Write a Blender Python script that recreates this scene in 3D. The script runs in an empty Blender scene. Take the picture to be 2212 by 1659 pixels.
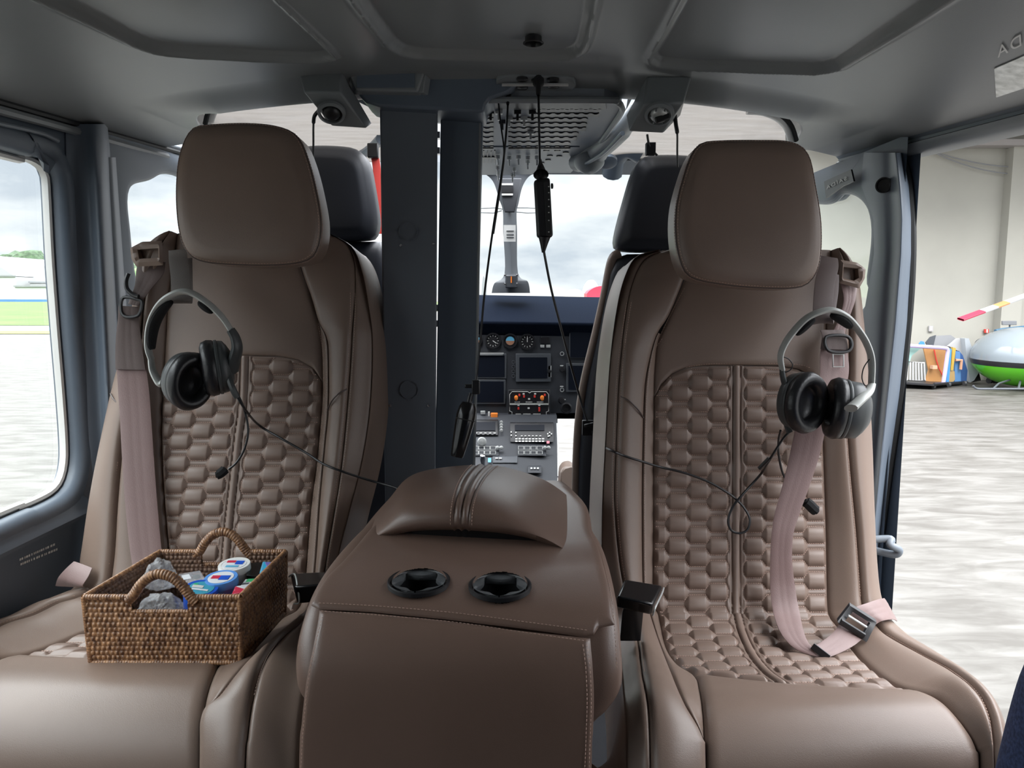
import bpy, bmesh, math, random
import numpy as np
from mathutils import Vector, Matrix
random.seed(7); np.random.seed(7)
PI = math.pi
S = bpy.context.scene
COL = S.collection

# ---------------------------------------------------------------- camera
F = 1600.0; CX = 1106.0; CY = 829.5; CAMZ = 1.05; PITCH = math.radians(6.75)
ca, sa = math.cos(PITCH), math.sin(PITCH)
cd = bpy.data.cameras.new('camera'); cam = bpy.data.objects.new('camera', cd); COL.objects.link(cam)
cam.location = (0, 0, CAMZ); cam.rotation_euler = (PI/2 - PITCH, 0, 0)
cd.sensor_width = 36; cd.lens = 36*F/2212; cd.clip_start = 0.02; cd.clip_end = 2000
S.camera = cam
S.view_settings.view_transform = 'Standard'; S.view_settings.look = 'None'
S.view_settings.exposure = 2.1; S.view_settings.gamma = 1

# ---------------------------------------------------------------- overcast sky
W = bpy.data.worlds.new('World'); S.world = W; W.use_nodes = True
nt = W.node_tree; nt.nodes.clear()
def wn(t, **k):
    n = nt.nodes.new(t)
    for a, b in k.items(): setattr(n, a, b)
    return n
tc = wn('ShaderNodeTexCoord'); mp = wn('ShaderNodeMapping'); mp.inputs['Scale'].default_value = (1.2, 1.2, 3.6)
nz = wn('ShaderNodeTexNoise'); nz.inputs['Scale'].default_value = 3.2; nz.inputs['Detail'].default_value = 8; nz.inputs['Roughness'].default_value = .55
cr = wn('ShaderNodeValToRGB'); cr.color_ramp.elements[0].position = .36; cr.color_ramp.elements[0].color = (.50, .55, .62, 1)
cr.color_ramp.elements[1].position = .60; cr.color_ramp.elements[1].color = (.93, .94, .95, 1)
bg = wn('ShaderNodeBackground')
sep = wn('ShaderNodeSeparateXYZ'); el = wn('ShaderNodeMapRange'); el.inputs[1].default_value = .24; el.inputs[2].default_value = .75; el.inputs[3].default_value = .36; el.inputs[4].default_value = 3.0
nt.links.new(tc.outputs['Generated'], sep.inputs[0]); nt.links.new(sep.outputs['Z'], el.inputs[0]); nt.links.new(el.outputs[0], bg.inputs['Strength'])
wo = wn('ShaderNodeOutputWorld')
for a, b in ((tc.outputs['Generated'], mp.inputs['Vector']), (mp.outputs[0], nz.inputs['Vector']), (nz.outputs['Fac'], cr.inputs['Fac']),
             (cr.outputs[0], bg.inputs['Color']), (bg.outputs[0], wo.inputs[0])): nt.links.new(a, b)
sd = bpy.data.lights.new('sun', 'SUN'); sd.energy = 1.0; sd.angle = math.radians(40); sd.color = (1, .97, .93)
so = bpy.data.objects.new('sun', sd); COL.objects.link(so); so.rotation_euler = (math.radians(38), math.radians(8), 0)

# ---------------------------------------------------------------- pixel -> place helpers (design measurements)
def ray(px, py):
    v = (CY-py)/F
    return ((px-CX)/F, ca+v*sa, -sa+v*ca)
def P(px, py, Y):
    d = ray(px, py); t = Y/d[1]; return Vector((d[0]*t, Y, CAMZ+d[2]*t))
def PZ(px, py, Z):
    d = ray(px, py); t = (Z-CAMZ)/d[2]; return Vector((d[0]*t, d[1]*t, Z))
def PX(px, py, X):
    d = ray(px, py); t = X/d[0]; return Vector((X, d[1]*t, CAMZ+d[2]*t))
def PL(px, py, p0, n):
    d = Vector(ray(px, py)); c = Vector((0, 0, CAMZ)); t = (Vector(p0)-c).dot(n)/d.dot(n); return c+d*t
def cat(pts, n=8, closed=False):
    """Catmull-Rom through points"""
    pts = [Vector(p) for p in pts]; out = []; N = len(pts)
    rng = range(N if closed else N-1)
    for i in rng:
        if closed: a, b, c, d = (pts[(i-1) % N], pts[i], pts[(i+1) % N], pts[(i+2) % N])
        else: a, b, c, d = pts[max(i-1, 0)], pts[i], pts[i+1], pts[min(i+2, N-1)]
        for k in range(n):
            t = k/n
            out.append(.5*((2*b)+(c-a)*t+(2*a-5*b+4*c-d)*t*t+(3*b-a-3*c+d)*t**3))
    if not closed: out.append(pts[-1])
    return out
def resample(pts, n, closed=False):
    q = [Vector(p) for p in pts]
    if closed: q = q+[q[0]]
    L = [0]
    for a, b in zip(q, q[1:]): L.append(L[-1]+(b-a).length)
    t = np.linspace(0, L[-1], n+1 if closed else n)
    A = np.array([tuple(p) for p in q])
    r = [Vector([float(np.interp(x, L, A[:, k])) for k in range(A.shape[1])]) for x in t]
    return r[:-1] if closed else r

# ---------------------------------------------------------------- materials
def mat(name, col, rough=.5, metal=0, bump=0, bscale=300, var=0, vscale=6, spec=.5, col2=None, coat=0, emit=0, alpha=1, stretch=None, sheen=0, dist=.001, detail=3):
    m = bpy.data.materials.new(name); m.use_nodes = True; n = m.node_tree; b = n.nodes['Principled BSDF']
    b.inputs['Base Color'].default_value = (*col, 1); b.inputs['Roughness'].default_value = rough; b.inputs['Metallic'].default_value = metal
    b.inputs['Specular IOR Level'].default_value = spec
    if coat: b.inputs['Coat Weight'].default_value = coat; b.inputs['Coat Roughness'].default_value = .15
    if sheen: b.inputs['Sheen Weight'].default_value = sheen; b.inputs['Sheen Roughness'].default_value = .5
    if emit: b.inputs['Emission Color'].default_value = (*col, 1); b.inputs['Emission Strength'].default_value = emit
    if alpha < 1: b.inputs['Alpha'].default_value = alpha
    if bump or var or col2:
        t = n.nodes.new('ShaderNodeTexCoord'); src = t.outputs['Object']
        if stretch:
            mp = n.nodes.new('ShaderNodeMapping'); mp.inputs['Scale'].default_value = stretch; n.links.new(src, mp.inputs[0]); src = mp.outputs[0]
    if bump:
        z = n.nodes.new('ShaderNodeTexNoise'); z.inputs['Scale'].default_value = bscale; z.inputs['Detail'].default_value = detail
        n.links.new(src, z.inputs['Vector'])
        bp = n.nodes.new('ShaderNodeBump'); bp.inputs['Strength'].default_value = bump; bp.inputs['Distance'].default_value = dist
        n.links.new(z.outputs['Fac'], bp.inputs['Height']); n.links.new(bp.outputs[0], b.inputs['Normal'])
    if var or col2:
        z2 = n.nodes.new('ShaderNodeTexNoise'); z2.inputs['Scale'].default_value = vscale; z2.inputs['Detail'].default_value = 5
        n.links.new(src, z2.inputs['Vector'])
        r = n.nodes.new('ShaderNodeValToRGB')
        c1 = tuple(c*(1-var) for c in col); c2 = col2 or tuple(min(1, c*(1+var)) for c in col)
        r.color_ramp.elements[0].position = .35; r.color_ramp.elements[0].color = (*c1, 1)
        r.color_ramp.elements[1].position = .65; r.color_ramp.elements[1].color = (*c2, 1)
        n.links.new(z2.outputs['Fac'], r.inputs[0]); n.links.new(r.outputs[0], b.inputs['Base Color'])
    return m
def s2l(r, g, b): return tuple(((c/255)/12.92 if c <= 10 else ((c/255+.055)/1.055)**2.4) for c in (r, g, b))
M = {}
M['leather'] = mat('leather', (.200, .143, .114), .38, bump=.35, bscale=900, var=.05, vscale=5, dist=.0006)
M['flap'] = mat('flap_rubber', (.08, .085, .09), .45, bump=.2)
M['leather_quilt'] = mat('leather_quilt', (.205, .145, .117), .42, bump=.3, bscale=900, var=.04, vscale=6, dist=.0005)
M['leather_dark'] = mat('leather_dark', (.085, .060, .054), .40, bump=.4, bscale=800, var=.06, vscale=5, dist=.0006)
M['leather_console'] = mat('leather_console', (.160, .103, .080), .36, bump=.35, bscale=800, var=.06, vscale=6, dist=.0006)
M['thread'] = mat('thread', (.46, .31, .25), .7)
M['shell'] = mat('seat_shell', (.03, .03, .035), .5, bump=.2)
M['trim'] = mat('trim_grey_blue', (.105, .130, .165), .45, bump=.25, bscale=500, var=.04, vscale=3, dist=.0004)
M['trim_light'] = mat('trim_light', (.16, .185, .215), .42, bump=.2, bscale=500, dist=.0004)
M['ceiling'] = mat('ceiling_vinyl', (.190, .198, .200), .36, bump=.3, bscale=700, var=.04, vscale=3, dist=.0004)
M['column'] = mat('column_grey', (.135, .153, .182), .5, bump=.4, bscale=1200, dist=.0003)
M['grey_plastic'] = mat('grey_plastic', (.20, .215, .225), .42, bump=.15, bscale=800, dist=.0003)
M['black'] = mat('black_plastic', (.012, .012, .014), .38, bump=.15, bscale=900, dist=.0003)
M['black_gloss'] = mat('black_gloss', (.008, .008, .009), .18)
M['rubber'] = mat('rubber', (.012, .013, .014), .65, bump=.2)
M['foam'] = mat('foam', (.010, .010, .011), .95, bump=.7, bscale=700)
M['pilot_black'] = mat('pilot_seat_leather', (.026, .028, .036), .42, bump=.3, bscale=900, dist=.0005)
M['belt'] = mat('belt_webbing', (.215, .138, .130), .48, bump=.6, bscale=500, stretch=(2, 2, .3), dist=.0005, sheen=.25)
M['belt_dark'] = mat('belt_suede', (.115, .082, .076), .6, bump=.4, bscale=700, dist=.0005)  # darker brown of the sheaths, upper webbing and right strap
M['silver'] = mat('silver', (.52, .53, .52), .38, metal=.35)
M['steel'] = mat('steel', (.55, .55, .56), .25, metal=1)
M['white_plastic'] = mat('white_plastic', (.72, .72, .70), .35)
M['screen'] = mat('screen', (.006, .008, .014), .4, spec=.15)
M['panel'] = mat('instrument_panel', (.030, .033, .040), .55, bump=.2)
M['panel2'] = mat('instrument_bezel', (.060, .066, .076), .5)
M['mark'] = mat('white_marking', (.6, .6, .58), .5)
M['red'] = mat('red', (.55, .04, .03), .5)
M['orange'] = mat('orange', (.8, .22, .03), .5)
def glass_mat(name, tint=(1, 1, 1), gl=.06, dust=0, dustcol=(.8, .8, .8)):
    m = bpy.data.materials.new(name); m.use_nodes = True; n = m.node_tree; n.nodes.clear()
    o = n.nodes.new('ShaderNodeOutputMaterial'); tr = n.nodes.new('ShaderNodeBsdfTransparent'); tr.inputs[0].default_value = (*tint, 1)
    g = n.nodes.new('ShaderNodeBsdfGlossy'); g.inputs['Roughness'].default_value = .03
    mx = n.nodes.new('ShaderNodeMixShader'); mx.inputs[0].default_value = gl
    n.links.new(tr.outputs[0], mx.inputs[1]); n.links.new(g.outputs[0], mx.inputs[2]); last = mx
    if dust:
        d = n.nodes.new('ShaderNodeBsdfTranslucent'); d.inputs[0].default_value = (*dustcol, 1)
        t = n.nodes.new('ShaderNodeTexCoord'); mp = n.nodes.new('ShaderNodeMapping'); mp.inputs['Scale'].default_value = (3, 14, 3); mp.inputs['Rotation'].default_value = (0, 0, .7)
        z = n.nodes.new('ShaderNodeTexNoise'); z.inputs['Scale'].default_value = 2.5; z.inputs['Detail'].default_value = 7; z.inputs['Distortion'].default_value = .5
        r = n.nodes.new('ShaderNodeMapRange'); r.inputs[1].default_value = .3; r.inputs[2].default_value = .7; r.inputs[3].default_value = dust*.75; r.inputs[4].default_value = min(1, dust*1.15)
        n.links.new(t.outputs['Object'], mp.inputs[0]); n.links.new(mp.outputs[0], z.inputs[0]); n.links.new(z.outputs[0], r.inputs[0])
        m2 = n.nodes.new('ShaderNodeMixShader'); n.links.new(r.outputs[0], m2.inputs[0]); n.links.new(last.outputs[0], m2.inputs[1]); n.links.new(d.outputs[0], m2.inputs[2]); last = m2
    n.links.new(last.outputs[0], o.inputs[0]); return m
M['glass'] = glass_mat('window_glass', (.96, .98, .97), .05)
M['skyglass'] = glass_mat('skylight_glass', (.42, .42, .42), .04, .72, (.23, .218, .205))
M['clear'] = mat('clear_plastic', (.70, .70, .72), .18, alpha=.30)

# ---------------------------------------------------------------- objects
def empty(name, loc, label=None, cat_=None, group=None):
    o = bpy.data.objects.new(name, None); COL.objects.link(o); o.location = loc; o.empty_display_size = .05
    return tag(o, label, cat_, group)
def tag(o, label=None, cat_=None, group=None, kind=None):
    if label: o['label'] = label
    if cat_: o['category'] = cat_
    if group: o['group'] = group
    if kind: o['kind'] = kind
    return o
class MB:
    def __init__(s): s.v = []; s.f = []
    def add(s, verts, faces):
        k = len(s.v); s.v += [tuple(p) for p in verts]; s.f += [tuple(i+k for i in f) for f in faces]; return s
    def grid(s, A, cu=False, cv=False, mask=None):
        nv, nu = len(A), len(A[0]); vs = [tuple(p) for r in A for p in r]; fs = []
        for j in range(nv if cv else nv-1):
            for i in range(nu if cu else nu-1):
                if mask is not None and not mask[j][i]: continue
                j2 = (j+1) % nv; i2 = (i+1) % nu
                fs.append((j*nu+i, j2*nu+i, j2*nu+i2, j*nu+i2))
        return s.add(vs, fs)
    def box(s, c, d, R=None):
        x, y, z = [q/2 for q in d]; R = R or Matrix.Identity(3); c = Vector(c)
        vs = [c+R @ Vector((a*x, b*y, e*z)) for a in (-1, 1) for b in (-1, 1) for e in (-1, 1)]
        return s.add(vs, [(0, 1, 3, 2), (4, 6, 7, 5), (0, 4, 5, 1), (2, 3, 7, 6), (0, 2, 6, 4), (1, 5, 7, 3)])
    def hexa(s, p):  # 8 points: front quad (0-3), back quad (4-7)
        return s.add(p, [(0, 1, 2, 3), (7, 6, 5, 4), (0, 4, 5, 1), (1, 5, 6, 2), (2, 6, 7, 3), (3, 7, 4, 0)])
    def prect(s, x0, y0, x1, y1, Y, dep=.01, Yb=None):   # rectangle measured at depth Y, given thickness
        Yb = Y if Yb is None else Yb
        f = [P(x0, y0, Y), P(x1, y0, Y), P(x1, y1, Yb), P(x0, y1, Yb)]
        return s.hexa(f+[q+Vector((0, dep, 0)) for q in f])
    def prism(s, pts, vec):
        n = len(pts); vec = Vector(vec); p = [Vector(q) for q in pts]
        return s.add(p+[q+vec for q in p], [tuple(range(n)), tuple(range(2*n-1, n-1, -1))]+[(i, i+n, (i+1) % n+n, (i+1) % n) for i in range(n)])
    def tube(s, pts, r, seg=8, closed=False, cap=True, flat=1, up=None):
        pts = [Vector(p) for p in pts]; n = len(pts); rs = r if hasattr(r, '__len__') else [r]*n
        rings = []; pn = None
        for i, p in enumerate(pts):
            if closed: t = pts[(i+1) % n]-pts[(i-1) % n]
            else: t = pts[min(i+1, n-1)]-pts[max(i-1, 0)]
            t = t.normalized() if t.length > 0 else Vector((0, 0, 1))
            if up is not None: a = Vector(up)-t*t.dot(Vector(up))
            elif pn is None: a = Vector((0, 0, 1)) if abs(t.z) < .9 else Vector((0, 1, 0)); a = a-t*t.dot(a)
            else: a = pn-t*t.dot(pn)
            a.normalize(); pn = a; b = t.cross(a)
            rings.append([p+(a*math.cos(q)*flat+b*math.sin(q))*rs[i] for q in [2*PI*k/seg for k in range(seg)]])
        k = len(s.v); s.grid(rings, cu=True, cv=closed)
        if cap and not closed:
            s.f.append(tuple(k+i for i in range(seg-1, -1, -1))); s.f.append(tuple(k+(n-1)*seg+i for i in range(seg)))
        return s
    def lathe(s, prof, o, ax, seg=24, sx=1, up=None, sy=1):
        o = Vector(o); ax = Vector(ax).normalized(); a = Vector(up) if up is not None else (Vector((0, 0, 1)) if abs(ax.z) < .9 else Vector((0, 1, 0)))
        a = (a-ax*ax.dot(a)).normalized(); b = ax.cross(a)
        return s.grid([[o+ax*h+(a*math.cos(q)*sy+b*math.sin(q)*sx)*r for q in [2*PI*k/seg for k in range(seg)]] for r, h in prof], cu=True)
    def ribbon(s, pts, w, side, th=.0012, n=None):
        """flat band along pts; side: vector or list of width directions"""
        pts = [Vector(p) for p in pts]; N = len(pts); ring = []
        for i, p in enumerate(pts):
            t = (pts[min(i+1, N-1)]-pts[max(i-1, 0)]).normalized()
            sd = Vector(side[i] if isinstance(side, list) else side); sd = (sd-t*t.dot(sd)).normalized(); nn = t.cross(sd)
            ww = (w[i] if hasattr(w, '__len__') else w)/2
            ring.append([p+sd*a*ww+nn*b*th for a, b in ((-1, -.6), (-.9, -1), (-.4, -1.25), (0, -1.1), (.4, -1.25), (.9, -1), (1, -.6), (1, .6), (.9, 1), (0, 1.1), (-.9, 1), (-1, .6))])
        return s.grid(ring, cu=True)
    def build(s, name, m, parent=None, smooth=True, bevel=0, seg=2, sub=0, angle=40, weld=False, solid=0):
        me = bpy.data.meshes.new(name); me.from_pydata(s.v, [], s.f); me.update()
        if weld or bevel:
            bm = bmesh.new(); bm.from_mesh(me); bmesh.ops.remove_doubles(bm, verts=bm.verts, dist=1e-5)
            bmesh.ops.recalc_face_normals(bm, faces=bm.faces); bm.to_mesh(me); bm.free()
        ob = bpy.data.objects.new(name, me); COL.objects.link(ob)
        me.materials.append(M[m] if isinstance(m, str) else m)
        if smooth:
            me.polygons.foreach_set('use_smooth', [True]*len(me.polygons)); me.set_sharp_from_angle(angle=math.radians(angle))
        if parent is not None:
            ob.parent = parent; ob.matrix_parent_inverse = Matrix.Translation(-Vector(parent.location))
        if solid: q = ob.modifiers.new('s', 'SOLIDIFY'); q.thickness = solid; q.offset = 0
        if bevel: q = ob.modifiers.new('b', 'BEVEL'); q.width = bevel; q.segments = seg; q.limit_method = 'ANGLE'; q.angle_limit = .5
        if sub: q = ob.modifiers.new('u', 'SUBSURF'); q.levels = sub; q.render_levels = sub
        return ob
def pillow(outline, n, th, er, puff, bpuff=.0, rings=10):
    """closed cushion body from an outline, facing n"""
    o = [Vector(p) for p in outline]; c = sum(o, Vector())/len(o); n = Vector(n).normalized()
    size = sum((p-c).length for p in o)/len(o); A = []
    for k in range(rings+1):
        s = k/rings*(1-er/size); A.append([c+(p-c)*max(s, 1e-4)+n*(puff*(1-s**3)) for p in o])
    for k in range(1, 7):
        a = k/6*PI/2; s = 1-er/size*(1-math.sin(a)); A.append([c+(p-c)*s-n*(er*(1-math.cos(a))) for p in o])
    for k in range(0, 7):
        a = k/6*PI/2; s = 1-er/size*(1-math.cos(a)); A.append([c+(p-c)*s-n*(th-er+er*math.sin(a)) for p in o])
    A.append([c+(p-c)*1e-4-n*(th+bpuff) for p in o])
    return MB().grid(A, cu=True)
def struct(o, label=None): o['kind'] = 'structure'; return o
def plate(outer, inner, vec, N=96):
    """ring plate between two loops (same starting side), thick by vec"""
    a = resample(outer, N, True); b = resample(inner, N, True); v = Vector(vec)
    cb = sum(b, Vector())/N
    # match by nearest start
    k = min(range(N), key=lambda i: (a[i]-b[0]).length); a = a[k:]+a[:k]
    return MB().grid([a, b, [p+v for p in b], [p+v for p in a]], cu=True, cv=True)
# ================================================================ the two cabin seats
class Prof:
    """seat centre line (Y,Z) from the top of the back to the front; sight height py <-> place"""
    def __init__(s, pts, dz=0):
        c = cat([Vector((a, b+dz, 0)) for a, b in pts], 24)
        s.Y = np.array([p.x for p in c]); s.Z = np.array([p.y for p in c])
        ang = np.arctan2(CAMZ-s.Z, s.Y)-PITCH
        s.py = CY+F*np.tan(ang); s.py = np.maximum.accumulate(s.py+np.arange(len(s.py))*1e-6)
        s.s = np.concatenate([[0], np.cumsum(np.hypot(np.diff(s.Y), np.diff(s.Z)))])
        ty = np.gradient(s.Y); tz = np.gradient(s.Z); l = np.hypot(ty, tz); s.nY = tz/l; s.nZ = -ty/l
    def at(s, px, py, h=0):
        px = np.asarray(px, float); py = np.asarray(py, float)
        Y = np.interp(py, s.py, s.Y); Z = np.interp(py, s.py, s.Z); v = (CY-py)/F
        d = Y/(ca+v*sa); X = (px-CX)/F*d
        return X, Y+h*np.interp(py, s.py, s.nY), Z+h*np.interp(py, s.py, s.nZ), d
    def arc(s, py): return np.interp(py, s.py, s.s)
def cv(*p):
    """curve px(py) through (px,py) points, smooth"""
    q = cat([Vector((a, b, 0)) for a, b in p], 10)
    ys = np.maximum.accumulate([v.y for v in q]); xs = np.array([v.x for v in q]); ys = ys+np.arange(len(ys))*1e-6
    return lambda y: np.interp(y, ys, xs)
def tb(*p):
    return lambda u: np.interp(u, [a for a, _ in p], [b for _, b in p])
def const(c): return lambda u: np.full(np.shape(u), float(c))
QP, QV, QPH, HB, HS = .042, .045, .0355, .0173, .0052
def qhh(xr, k):
    """half height of chain k at distance xr from the rib"""
    xx = np.abs((xr-QPH+np.mod(k, 2)*QP+QP) % (2*QP)-QP)
    hh = np.clip(HB+(HS-HB)*(xx-.0165)/.009, HS, HB)
    w = np.clip((xr-.0125)/.008, 0, 1)
    return np.where(np.mod(k, 2) == 0, np.where(xr < .0205, HB*w+.0004, hh), np.where(xr < .0205, .0225-HB*w-.0004, hh)), xx
def hexquilt(x, y):
    half = QV/2; best = np.zeros(np.shape(x)); k0 = np.floor(y/half)
    for dk in (-1, 0, 1, 2):
        k = k0+dk; hh, xx = qhh(x, k)
        r = np.abs(y-k*half)/hh
        dome = .84+.16*np.cos(PI*np.clip(xx/QP, 0, 1))
        h = np.where(r < 1, (1-r**3)*np.clip(hh/HB, 0, 1)**1.0*dome, 0)
        best = np.maximum(best, h)
    return best
XLIM = -.915
def slide(X, Y, Z):
    """the arm of the window seat swells up and forward where it would meet the door lining"""
    k = np.where(X < XLIM, XLIM/np.minimum(X, -1e-6), 1)
    return np.stack([X*k, Y*k, CAMZ+(Z-CAMZ)*k], -1)
def patch(pr, L, R, T, B, nu, nv, hL, hR, puff=.006, er=.010, sides='LRTB', rib=None, qamp=.0078, power=2, bulge=0, extra=None):
    u = np.linspace(0, 1, nu); t = np.linspace(0, 1, nv)
    U, TT = np.meshgrid(u, t); top = T(U); bot = B(U); PY = top+(bot-top)*TT
    l = L(PY); r = np.maximum(R(PY), l+.01); PXX = l+(r-l)*U
    fl = hL(PY) if callable(hL) else np.full(PY.shape, float(hL)); fr = hR(PY) if callable(hR) else np.full(PY.shape, float(hR))
    e = U*U*(3-2*U); h = fl+(fr-fl)*e+bulge*4*U*(1-U)
    if extra is not None: h = h+extra(U, PY)
    _, _, _, d = pr.at(PXX, PY); wm = (r-l)/F*d; arc = pr.arc(PY)
    ed = np.full(PY.shape, 1.0)
    if 'L' in sides: ed = np.minimum(ed, U*wm)
    if 'R' in sides: ed = np.minimum(ed, (1-U)*wm)
    if 'T' in sides: ed = np.minimum(ed, arc-pr.arc(top))
    if 'B' in sides: ed = np.minimum(ed, pr.arc(bot)-arc)
    q = 1-np.clip(ed/er, 0, 1); h = h+puff*np.sqrt(np.clip(1-q**2, 0, 1))
    if rib is not None:
        X0 = (rib(PY)-CX)/F*d; X = (PXX-CX)/F*d; xr = np.abs(X-X0)
        fade = np.clip((ed-.001)/.008, 0, 1)*np.clip((xr-.013)/.004, 0, 1)
        h = h+qamp*hexquilt(xr, arc)*fade
        h = h+.0065*np.sqrt(np.clip(1-(xr/.0075)**2, 0, 1))+.003*np.sqrt(np.clip(1-((xr-.0115)/.0032)**2, 0, 1))
    X, Y, Z, _ = pr.at(PXX, PY, h)
    return slide(X, Y, Z)
def seam_stitch(mb, pr, path, h, step=.0052, ln=.0034, r=.00055, off=0):
    """row of thread stitches on the seat surface along px,py path"""
    pts = cat([Vector((a, b, 0)) for a, b in path], 12)
    W_ = [];
    for p in pts:
        hh = h(p.y) if callable(h) else h
        X, Y, Z, _ = pr.at(p.x+off, p.y, float(hh)); W_.append(Vector([float(c) for c in slide(X, Y, Z)]))
    stitch_line(mb, W_, step, ln, r)
def stitch_line(mb, W_, step=.0052, ln=.0034, r=.00075):
    L = sum((b-a).length for a, b in zip(W_, W_[1:])); n = max(2, int(L/step)); q = resample(W_, n*2)
    for i in range(0, len(q)-1, 2):
        a = q[i]; b = q[i+1]; d = (b-a); 
        if d.length < 1e-6: continue
        b = a+d.normalized()*ln
        mb.tube([a, (a+b)/2+Vector((0, -r*.6, r*.6)), b], [r*.6, r, r*.6], seg=4, cap=False)
def quilt_stitches(mb, pr, L, R, T, B, rib, hbase):
    half = QV/2
    pys = np.linspace(float(T(.5)), float(B(.5)), 600); arcs = pr.arc(pys)
    k0 = int(math.ceil(arcs[0]/half))-2; k1 = int(arcs[-1]/half)+2
    def place(side, x, a_):
        py = float(np.interp(a_, arcs, pys)); d = float(pr.at(CX, py)[3])
        return float(rib(py))+side*x*F/d, py
    for side in (-1, 1):
        for k in range(k0, k1):
            x = .0135
            while x < .24:
                h1 = float(qhh(np.array(x), k)[0]); h2 = float(qhh(np.array(x+.0005), k)[0]); sl = (h2-h1)/.0005
                dx = .0028/math.hypot(1, sl); a_ = k*half+h1
                if arcs[0]+.004 < a_ < arcs[-1]-.004:
                    px, py = place(side, x, a_); l = float(L(py)); r = float(R(py))
                    if l+6 < px < r-6 and float(T((px-l)/(r-l)))+5 < py < float(B((px-l)/(r-l)))-5:
                        px2, py2 = place(side, x+dx, a_+sl*dx)
                        A = Vector([float(c) for c in pr.at(px, py, hbase+.0014)[:3]]); Bq = Vector([float(c) for c in pr.at(px2, py2, hbase+.0014)[:3]])
                        mb.tube([A, Bq], .0008, seg=4, cap=False)
                x += dx*1.6
def build_seat(name, label, pr, c, front_h):
    """c: dict of curves. order left->right: s0 side, c0, c1, c2, c3 | c3r, c2r.. mirrored handled by the dict"""
    root = empty(name, c['base'], label, 'seat', None)
    end = 2100
    def pc(nm, m, L, R, T, B, nu, nv, hL, hR, **k):
        A = patch(pr, L, R, T, B, nu, nv, hL, hR, **k)
        return MB().grid(A).build(nm, m, root, angle=80)
    for nm, m, L, R, T, B, nu, nv, hL, hR, k in c['patches']:
        pc(nm, m, c[L], c[R], T, B, nu, nv, hL, hR, **k)
    # quilted insert
    A = patch(pr, c['qL'], c['qR'], c['qT'], c['qB'], 200, 640, 0, 0, puff=.004, er=.008, rib=c['rib'])
    MB().grid(A).build('quilted_panel', 'leather_quilt', root, angle=80)
    st = MB(); quilt_stitches(st, pr, c['qL'], c['qR'], c['qT'], c['qB'], c['rib'], .004)
    for path, h, off in c['stitch']: seam_stitch(st, pr, path, h, off=off)
    st.build('stitching', 'thread', root, smooth=False)
    # rear shell
    py = np.linspace(c['top'], 1330, 60); l = c[c['outL']](py); r = c[c['outR']](py)
    rows = []
    for i in range(60):
        row = []
        for a in np.linspace(0, PI, 13):
            u = (1-math.cos(a))/2; px = l[i]+(r[i]-l[i])*u
            X, Y, Z, _ = pr.at(px, py[i], -.055-.07*math.sin(a)); row.append(tuple(float(c) for c in slide(X, Y, Z)))
        rows.append(row)
    MB().grid(rows).build('back_shell', 'shell', root)
    return root

PR = [(1.615, 1.20), (1.605, 1.12), (1.575, .98), (1.54, .82), (1.50, .68), (1.455, .54), (1.415, .445), (1.385, .418), (1.30, .408), (1.20, .416), (1.10, .437), (1.03, .455), (.985, .456), (.945, .435), (.918, .39), (.91, .32), (.91, .2), (.91, .08)]
prR = Prof(PR); prL = Prof(PR, dz=.034)
def hb(a, b, y0=600, y1=760):   # height rising with py
    return lambda y: a+(b-a)*np.clip((y-y0)/(y1-y0), 0, 1)

# ---- right seat
R_ = dict(base=(.27, 1.2, 0), top=545)
R_['side0'] = cv((1424, 541), (1372, 548), (1345, 575), (1322, 650), (1304, 780), (1294, 950), (1287, 1100), (1287, 1250), (1300, 1340), (1310, 1420), (1305, 1520), (1295, 1659), (1290, 2100))
R_['c0'] = cv((1425, 541), (1380, 552), (1356, 580), (1334, 650), (1316, 780), (1306, 950), (1299, 1100), (1300, 1230), (1315, 1310), (1332, 1400), (1345, 1500), (1350, 1659), (1350, 2100))
R_['c1'] = cv((1440, 541), (1400, 556), (1375, 590), (1354, 660), (1336, 790), (1328, 950), (1324, 1080), (1332, 1190), (1345, 1274), (1362, 1356), (1378, 1418), (1389, 1500), (1397, 1562), (1398, 1659), (1398, 2100))
R_['c2'] = cv((1500, 541), (1478, 600), (1444, 680), (1418, 722), (1402, 770), (1390, 840), (1386, 950), (1384, 1100), (1387, 1280), (1403, 1340), (1424, 1406), (1452, 1480), (1477, 1542), (1514, 1603), (1519, 1659), (1519, 2100))
R_['c3'] = cv((1502, 541), (1480, 600), (1446, 680), (1422, 735), (1414, 800), (1412, 900), (1411, 1100), (1411, 1290), (1422, 1330), (1438, 1400), (1464, 1440), (1502, 1465), (1511, 1492), (1518, 1542), (1520, 1604), (1520, 1659), (1520, 2100))
R_['d3'] = cv((1795, 541), (1790, 620), (1782, 750), (1777, 900), (1779, 1000), (1784, 1150), (1787, 1300), (1793, 1335), (1810, 1358), (1840, 1406), (1877, 1447), (1918, 1480), (1960, 1498), (2005, 1508), (2042, 1529), (2083, 1575), (2108, 1620), (2115, 1680), (2115, 2100))
R_['d4'] = cv((1800, 541), (1815, 580), (1822, 660), (1822, 800), (1818, 900), (1824, 1000), (1838, 1150), (1849, 1300), (1862, 1345), (1885, 1372), (1918, 1406), (2001, 1455), (2063, 1492), (2108, 1533), (2125, 1575), (2126, 1620), (2124, 1680), (2124, 2100))
R_['d5'] = cv((1805, 541), (1835, 562), (1855, 600), (1866, 680), (1877, 800), (1886, 950), (1891, 1100), (1897, 1220), (1906, 1290), (1926, 1338), (1975, 1385), (2045, 1430), (2120, 1490), (2160, 1535), (2180, 1600), (2182, 1659), (2182, 2100))
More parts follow.
